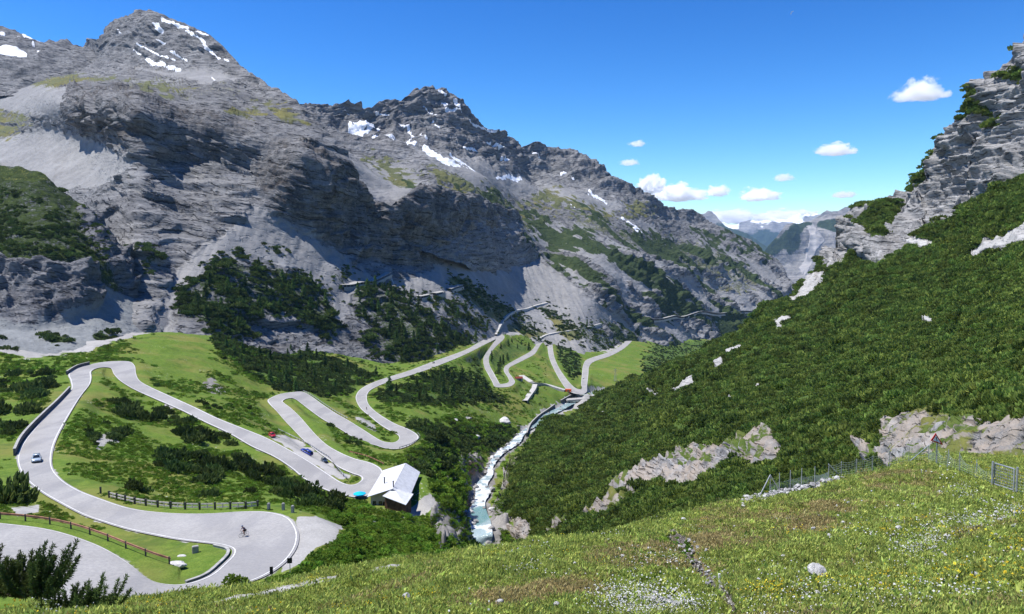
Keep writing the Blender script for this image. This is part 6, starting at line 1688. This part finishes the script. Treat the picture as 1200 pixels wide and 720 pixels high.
prism('border', tri, -.06, -.03, M_SIGNR, sg)
pn = prism('panel', [cen + (q - cen) * .62 for q in tri], -.064, -.058, M_SIGNW, sg)
ax = (tri[0] - (tri[1] + tri[2]) / 2).normalized(); sx_ = Vector((ax.z, 0, -ax.x))
bar = [cen + ax * .15 + sx_ * .032, cen + ax * .15 - sx_ * .032, cen - ax * .015 - sx_ * .018, cen - ax * .015 + sx_ * .018]
dot = [cen - ax * .045 + sx_ * .026, cen - ax * .045 - sx_ * .026, cen - ax * .095 - sx_ * .026, cen - ax * .095 + sx_ * .026]
prism('exclamation_mark', bar, -.069, -.063, M_BLACK, pn); prism('exclamation_mark', dot, -.069, -.063, M_BLACK, pn)
m = MB(); m.tube([(0, -.0, 0), (cen.x * .5, -.0, cen.z)], .03, 7); m.build('post', M_STEEL, sg)
h = kp(844.5, 686); m = MB(); m.tube([(0, 0, -.1), (-.03, 0, .22)], .022, 6); o = m.build('stake', M_SIGNW, loc=h); tag(o, 'short white stake standing in the dark rill on the bank', 'stake')

# ---- structures far down by the river
def box_house(px, py, size, rz, wallm, roofm, label, name, cat, flat=False):
    h = on_ground(px, py); r = empty(name, h, rz); tag(r, label, cat); w_, d_, hh_ = size
    m = MB(); m.box((0, 0, hh_ / 2 - .5), (w_, d_, hh_ + 1)); m.build('wall', wallm, r)
    if flat:
        m = MB(); m.box((0, 0, hh_ + .12), (w_ + .3, d_ + .3, .22)); m.build('roof', roofm, r)
    else:
        m = MB(); q = [(-w_ / 2 - .4, -d_ / 2 - .4, hh_), (w_ / 2 + .4, -d_ / 2 - .4, hh_), (w_ / 2 + .4, d_ / 2 + .4, hh_), (-w_ / 2 - .4, d_ / 2 + .4, hh_), (-w_ / 2 - .4, 0, hh_ + d_ * .35), (w_ / 2 + .4, 0, hh_ + d_ * .35)]
        m.hull(q, [(0, 1, 5, 4), (2, 3, 4, 5), (0, 4, 3), (1, 2, 5), (3, 2, 1, 0)]); m.build('roof', roofm, r)
    m = MB(); m.box((w_ * .1, -d_ / 2 - .02, 1.0), (1.2, .06, 2.0)); m.build('door', M_DWOOD, r)
    return r
M_REDR = plain('red_brown_roof', (.19, .045, .03), .8, .1); M_ORANGE = plain('orange_paint', (.80, .13, .03), .6, .2)
box_house(608, 446, (7, 4.5, 2.6), .3, M_CONC, M_REDR, 'small shed with a red brown roof at the lower hairpins', 'shed', 'shed')
for px, py, l in [(666,459.5,'orange site container at the river end of the last hairpin, left one of two'),(675,461.5,'orange site container at the river end of the last hairpin, right one of two')]:
    h = on_ground(px, py); r = empty('container', h, -.15); tag(r, l, 'container')
    m = MB(); m.box((0, 0, 1.5), (6.6, 2.6, 3.2)); m.build('body', M_ORANGE, r)
    m = MB(); m.box((0, -1.33, 1.4), (2.2, .06, 2.4)); m.build('door', M_RUST, r)
# service road on a wall
def track(pxs, width, label, bvh=None, layer=None, lift=.35, name='path', mat=M_DIRTRD):
    pts = []
    if layer is not None:
        pp, nn = layer.at([q[0] for q in pxs], [q[1] for q in pxs]); pts = [tuple(q) for q in pp]
    else: pts = [tuple(on_ground(*q)) for q in pxs]
    c = catmull(pts, 6); t_ = np.gradient(c[:, :2], axis=0); t_ /= np.linalg.norm(t_, axis=1)[:, None] + 1e-9
    n_ = np.stack([t_[:, 1], -t_[:, 0], np.zeros(len(t_))], 1) * width / 2
    top = np.stack([c - n_ + [0, 0, lift], c + n_ + [0, 0, lift]], 1)
    k = len(c)
    prof = np.stack([c - n_ * 1.02 + [0, 0, lift - 4], c - n_ + [0, 0, lift], c + n_ + [0, 0, lift], c + n_ * 1.02 + [0, 0, lift - 4]], 1).reshape(-1, 3)
    me = mesh_np(name, prof, grid_faces(k, 4), smooth=False); me.materials.append(mat)
    o = bpy.data.objects.new(name, me); link(o); tag(o, label, 'track', kind='structure'); return o
track([(611,442),(617,446),(624,450),(633,451),(641,452.5),(652,456),(662,459)], 6, 'pale service track from the shed to the river', lift=2.0)
track([(627,452.5),(625,458),(620,465),(615,472)], 5, 'pale service ramp down to the river bank', lift=2.0)
def river_wall(pxs, label, h=4.0):
    pts = [on_ground(*q) for q in pxs]; return parapet(pts, label, h=h, th=1.0, down=3, name='retaining_wall')
river_wall([(617,512),(622,500),(632,490),(642,483),(650,477)], 'dark retaining wall along the left bank of the river', 3.0)
river_wall([(657,472),(668,466),(678,461.5)], 'dark abutment wall at the end of the last hairpin', 2.6)
wr = empty('weir', tuple(on_ground(692, 471))); tag(wr, 'pale concrete weir slabs in the river under the last hairpin', 'weir')
for k, (x, y, sx2, sy2, rz) in enumerate([(-14, 6, 26, 9, .35), (4, 22, 30, 8, .3), (22, 4, 24, 2.2, .5), (-2, -12, 16, 2.0, .5)]):
    m = MB(); m.box((x, y, 1.4 + .4 * k), (sx2, sy2, 1.6), rz=rz, bev=.1); m.build('slab', M_CONC, wr)
# gravel tracks and galleries on the wall
track([(580,392.5),(586,380),(592,372),(600,366),(608,363),(617,361.5),(628,357.5),(641,354.5)], 6, 'old pale gravel road climbing away across the scree', layer=L1, lift=1.0)
track([(631,397),(640,392),(655,389),(672,386.5),(690,383),(708,378)], 5, 'narrow gravel track crossing the scree above the hairpins', layer=L1, lift=.8)
def gallery(pxs, label, layer, h=3.4, w=4.2):
    pp, nn = layer.at([q[0] for q in pxs], [q[1] for q in pxs]); c = catmull([tuple(q) for q in pp], 5)
    out_ = nn[len(nn) // 2].copy(); out_[2] = 0; out_ /= np.linalg.norm(out_)
    base = Vector(c[0]); r = empty('avalanche_gallery', base); tag(r, label, 'gallery')
    c = c - np.array(base); K = len(c); o3 = np.array(out_)
    def strip(nm, prof, mat):
        vv = np.stack([c + o3 * a + np.array([0, 0, b]) for a, b in prof + [prof[0]]], 1).reshape(-1, 3)
        me = mesh_np(nm, vv, grid_faces(K, len(prof) + 1), smooth=False); me.materials.append(mat); link(bpy.data.objects.new(nm, me), r)
    strip('roof', [(-6, h), (w, h - .6), (w, h - 1.2), (-6, h - .7)], M_CONC)
    strip('roadway', [(-3, .2), (w + 1.0, .2), (w + 1.0, -4), (-3, -4)], M_CONC)
    strip('back_wall', [(-.5, h - .8), (-.3, h - .8), (-.3, .1), (-.5, .1)], M_BLACK)  # coloured black to stand in for the shade inside the opening
    first = None
    for q in resample([Vector(x) for x in c], 7.0):
        q = q + Vector(o3) * (w - .5)
        if first is None: m = MB(); m.box((0, 0, h / 2 - .4), (.7, .7, h - .8)); first = m.build('pillar', M_CONC, r, loc=q)
        else:
            c_ = first.copy(); COL.objects.link(c_); c_.parent = r; c_.location = q
gallery([(400,335.5),(410,336),(420,335),(432,333),(443,330),(453,327)], 'long dark avalanche gallery on the scree left of the big cliff shadow', L1)
gallery([(491,348.5),(497,347),(503,346)], 'shortest avalanche gallery, in the edge of the cliff shadow', L1)
gallery([(509,345),(514,344),(519,342.7)], 'middle avalanche gallery on the pale scree', L1)
gallery([(526.7,340),(533,338),(540,336)], 'uppermost avalanche gallery on the pale scree right of the shadow', L1)
gallery([(760,380),(772,378),(785,375.5),(798,373.5),(815,371),(840,369.5),(865,368.5),(888,367)], 'very long far gallery at the foot of the second massif', L2, h=4.5, w=5)
track([(453,327),(462,336),(475,344),(491,349)], 4, 'road shelf linking the galleries across the scree', layer=L1, lift=.6)
# pylon in the lower meadow
h = on_ground(721, 447); r = empty('power_pylon', h); tag(r, 'thin grey lattice pylon in the bright lower meadow', 'pylon')
m = MB()
for sx2 in (-1, 1):
    for sy2 in (-1, 1): m.tube([(sx2 * 1.4, sy2 * 1.4, -.5), (sx2 * .25, sy2 * .25, 17)], .12, 5)
for k in range(6):
    z0_, z1_ = k * 2.8, (k + 1) * 2.8; f0_, f1_ = 1.4 - 1.15 * z0_ / 17, 1.4 - 1.15 * z1_ / 17
    for s in (-1, 1): m.tube([(-s * f0_, -f0_, z0_), (s * f1_, -f1_, z1_)], .07, 4); m.tube([(-f0_, -s * f0_, z0_), (-f1_, s * f1_, z1_)], .07, 4)
m.build('tower', M_STEEL, r)
m = MB(); m.box((0, 0, 15.2), (5, .25, .25)); m.box((0, 0, 13.2), (6, .25, .25)); m.build('crossarm', M_STEEL, r)
HAZE = 2.0e-5
# ------------------------------------------------------------------ CAMERA, SUN, SKY
cam = bpy.data.cameras.new('camera'); cam.sensor_width = 36; cam.lens = 36 * FPX / 1200
cam.clip_start = .1; cam.clip_end = 120000
co = bpy.data.objects.new('camera', cam); COL.objects.link(co); co.rotation_euler = (math.pi / 2 - PITCH, 0, 0)
scene.camera = co
SUN_EL, SUN_AZ = R(66), R(-93)           # azimuth from +Y towards +X
sd = Vector((math.sin(SUN_AZ) * math.cos(SUN_EL), math.cos(SUN_AZ) * math.cos(SUN_EL), math.sin(SUN_EL)))
sl = bpy.data.lights.new('sun', 'SUN'); sl.energy = 5.0; sl.angle = R(.53); sl.color = (1, .965, .91)
so = bpy.data.objects.new('sun', sl); COL.objects.link(so); so.rotation_euler = sd.to_track_quat('Z', 'Y').to_euler()
w = bpy.data.worlds.new('World'); scene.world = w; w.use_nodes = True
nt = w.node_tree; nt.nodes.clear()
out = nt.nodes.new('ShaderNodeOutputWorld'); bg = nt.nodes.new('ShaderNodeBackground'); sky = nt.nodes.new('ShaderNodeTexSky')
sky.sky_type = 'NISHITA'; sky.sun_disc = False; sky.sun_elevation = SUN_EL; sky.sun_rotation = SUN_AZ
sky.altitude = 2300; sky.air_density = 1.35; sky.dust_density = .1; sky.ozone_density = 2.6
hs = nt.nodes.new('ShaderNodeHueSaturation'); hs.inputs['Saturation'].default_value = 1.32
nt.links.new(sky.outputs[0], hs.inputs['Color']); nt.links.new(hs.outputs[0], bg.inputs[0])
bg.inputs[1].default_value = .050; nt.links.new(bg.outputs[0], out.inputs[0])
hs.inputs['Saturation'].default_value = 1.32
gmn = nt.nodes.new('ShaderNodeGamma'); gmn.inputs[1].default_value = 1.55; nt.links.new(hs.outputs[0], gmn.inputs[0]); nt.links.new(gmn.outputs[0], bg.inputs[0])
# clouds: real puffs of vapour far beyond the mountains
def cloud(px, py, wpx, hpx_, Y, seed, label, dens=.02):
    g = np.random.default_rng(seed)
    c = P(px, py, Y); s = Y / FPX
    bm = bmesh.new(); bmesh.ops.create_icosphere(bm, subdivisions=4, radius=1)
    v = np.array([q.co[:] for q in bm.verts]); v /= np.linalg.norm(v, axis=1)[:, None]
    k = 1 + .5 * fbm(v * [1.6, 1, 1] + seed * 5.3, .75, 4)
    v = v * k[:, None]; v[:, 2] = np.where(v[:, 2] < -.35, -.35 + (v[:, 2] + .35) * .3, v[:, 2])
    for q, x in zip(bm.verts, v): q.co = x
    me = bpy.data.meshes.new('cloud'); bm.to_mesh(me); bm.free()
    for f_ in me.polygons: f_.use_smooth = True
    t = NT('cloud_vapour'); vv = t.coord('Object')
    r_ = t.n('VectorMath'); r_.operation = 'LENGTH'; t.l(vv, r_.inputs[0])
    n = t.noise(t.mapping(vv, (1.3, 1.3, 1.0), loc=(seed * 3.7, seed, 0)), 1.7, 6, .62)
    fall = t.math('SUBTRACT', 1.0, r_.outputs['Value'])
    dn = t.mr(t.math('ADD', fall, t.math('MULTIPLY', t.math('SUBTRACT', n, .5), 3.0)), .08, .45, 0, dens * 1.6)
    vs = t.n('VolumePrincipled'); vs.inputs['Color'].default_value = (1, 1, 1, 1); vs.inputs['Anisotropy'].default_value = .2
    t.l(dn, vs.inputs['Density']); t.l(vs.outputs[0], t.out.inputs['Volume'])
    me.materials.append(t.m)
    o = bpy.data.objects.new('cloud', me); link(o); o.location = c
    o.scale = (wpx * .5 * s, wpx * .4 * s, hpx_ * .62 * s); tag(o, label, 'cloud')
CL = [(1078,109,74,30,9000,'largest lone wispy cloud high at the right of the sky',.006),(978,177,58,17,11000,'flat lens shaped cloud left of the crag',.010),(793,229,80,22,20000,'long low white cloud above the shoulder of the grey massif',.02),(764,219,46,28,20500,'rounded cloud just touching the shoulder of the grey massif',.02),
 (841,225,36,16,20000,'small cloud at the right end of the low cloud row',.015),(889,230,58,19,20000,'lumpy white cloud alone above the valley gap',.018),(918,209,30,11,17000,'small high cloud above the valley gap',.008),(989,229,36,10,17000,'small flat cloud next to the crag',.010),
 (738,191,30,10,14000,'thin cloud above the massif ridge, lower of two',.007),(747,169,26,9,14000,'thin cloud above the massif ridge, upper of two',.007),(855,256,90,22,24000,'wide cloud bank behind the far snowy range, left half',.018),(915,255,90,18,24500,'wide cloud bank behind the far snowy range, right half',.018),(800,217,20,9,20000,'tiny puff between the two low clouds',.01),(942,253,50,14,25000,'last lump of the cloud bank behind the far snowy range',.018)]
for i, (px, py, w_, h_, Y, lab, dn) in enumerate(CL): cloud(px, py, w_ * .84, h_ * .86, Y, i + 1, lab, dn * 9000 / Y * 1.4)
# day moon: a thin pale crescent
m = MB(); n = 20; oc, ic = [], []
for k in range(n + 1):
    a = -math.pi / 2 + math.pi * k / n
    oc.append((math.cos(a), math.sin(a))); ic.append((.45 * math.cos(a), math.sin(a) * .98))
fr_ = [m.bm.verts.new((x, 0, z)) for x, z in oc]; fi_ = [m.bm.verts.new((x, -.02, z)) for x, z in ic]
for k in range(n):
    m.bm.faces.new((fr_[k], fr_[k + 1], fi_[k + 1], fi_[k]))
bmesh.ops.solidify(m.bm, geom=list(m.bm.faces), thickness=.06)
t = NT('moon_pale'); tr_ = t.n('BsdfTransparent'); mx = t.n('MixShader'); mx.inputs[0].default_value = .5
t.l(tr_.outputs[0], mx.inputs[1]); t.l(t.bsdf((.8, .8, .78), 1, 0), mx.inputs[2])
mo = m.build('moon', t.done(mx.outputs[0])); mo.location = P(929, 16, 60000); mo.scale = (190,) * 3; mo.rotation_euler = (0, R(215), 0); tag(mo, 'faint pale crescent moon high in the blue sky', 'moon')
# air
hz_m = bpy.data.materials.new('haze_air'); hz_m.use_nodes = True; t_ = hz_m.node_tree; t_.nodes.clear()
vo = t_.nodes.new('ShaderNodeOutputMaterial'); vp_ = t_.nodes.new('ShaderNodeVolumePrincipled'); vp_.inputs['Color'].default_value = (.36, .62, 1, 1); vp_.inputs['Density'].default_value = HAZE; vp_.inputs['Anisotropy'].default_value = .1
t_.links.new(vp_.outputs[0], vo.inputs['Volume'])
m = MB(); m.box((0, 10200, 260), (18000, 21600, 1380)); ho = m.build('haze', hz_m); tag(ho, 'thin blue mountain air that fades the far ranges', 'haze', kind='stuff')
scene.view_settings.view_transform = 'Standard'; scene.view_settings.look = 'None'
scene.view_settings.exposure = 0.5; scene.view_settings.gamma = 1; scene.view_settings.use_curve_mapping = False
scene.render.engine = 'CYCLES'
cy = scene.cycles
cy.max_bounces = 10; cy.diffuse_bounces = 1; cy.glossy_bounces = 2; cy.transparent_max_bounces = 8; cy.volume_bounces = 10; cy.volume_step_rate = 1.5
cy.use_denoising = True; cy.denoiser = 'OPENIMAGEDENOISE'; cy.denoising_input_passes = 'RGB_ALBEDO_NORMAL'
cy.sample_clamp_indirect = 4
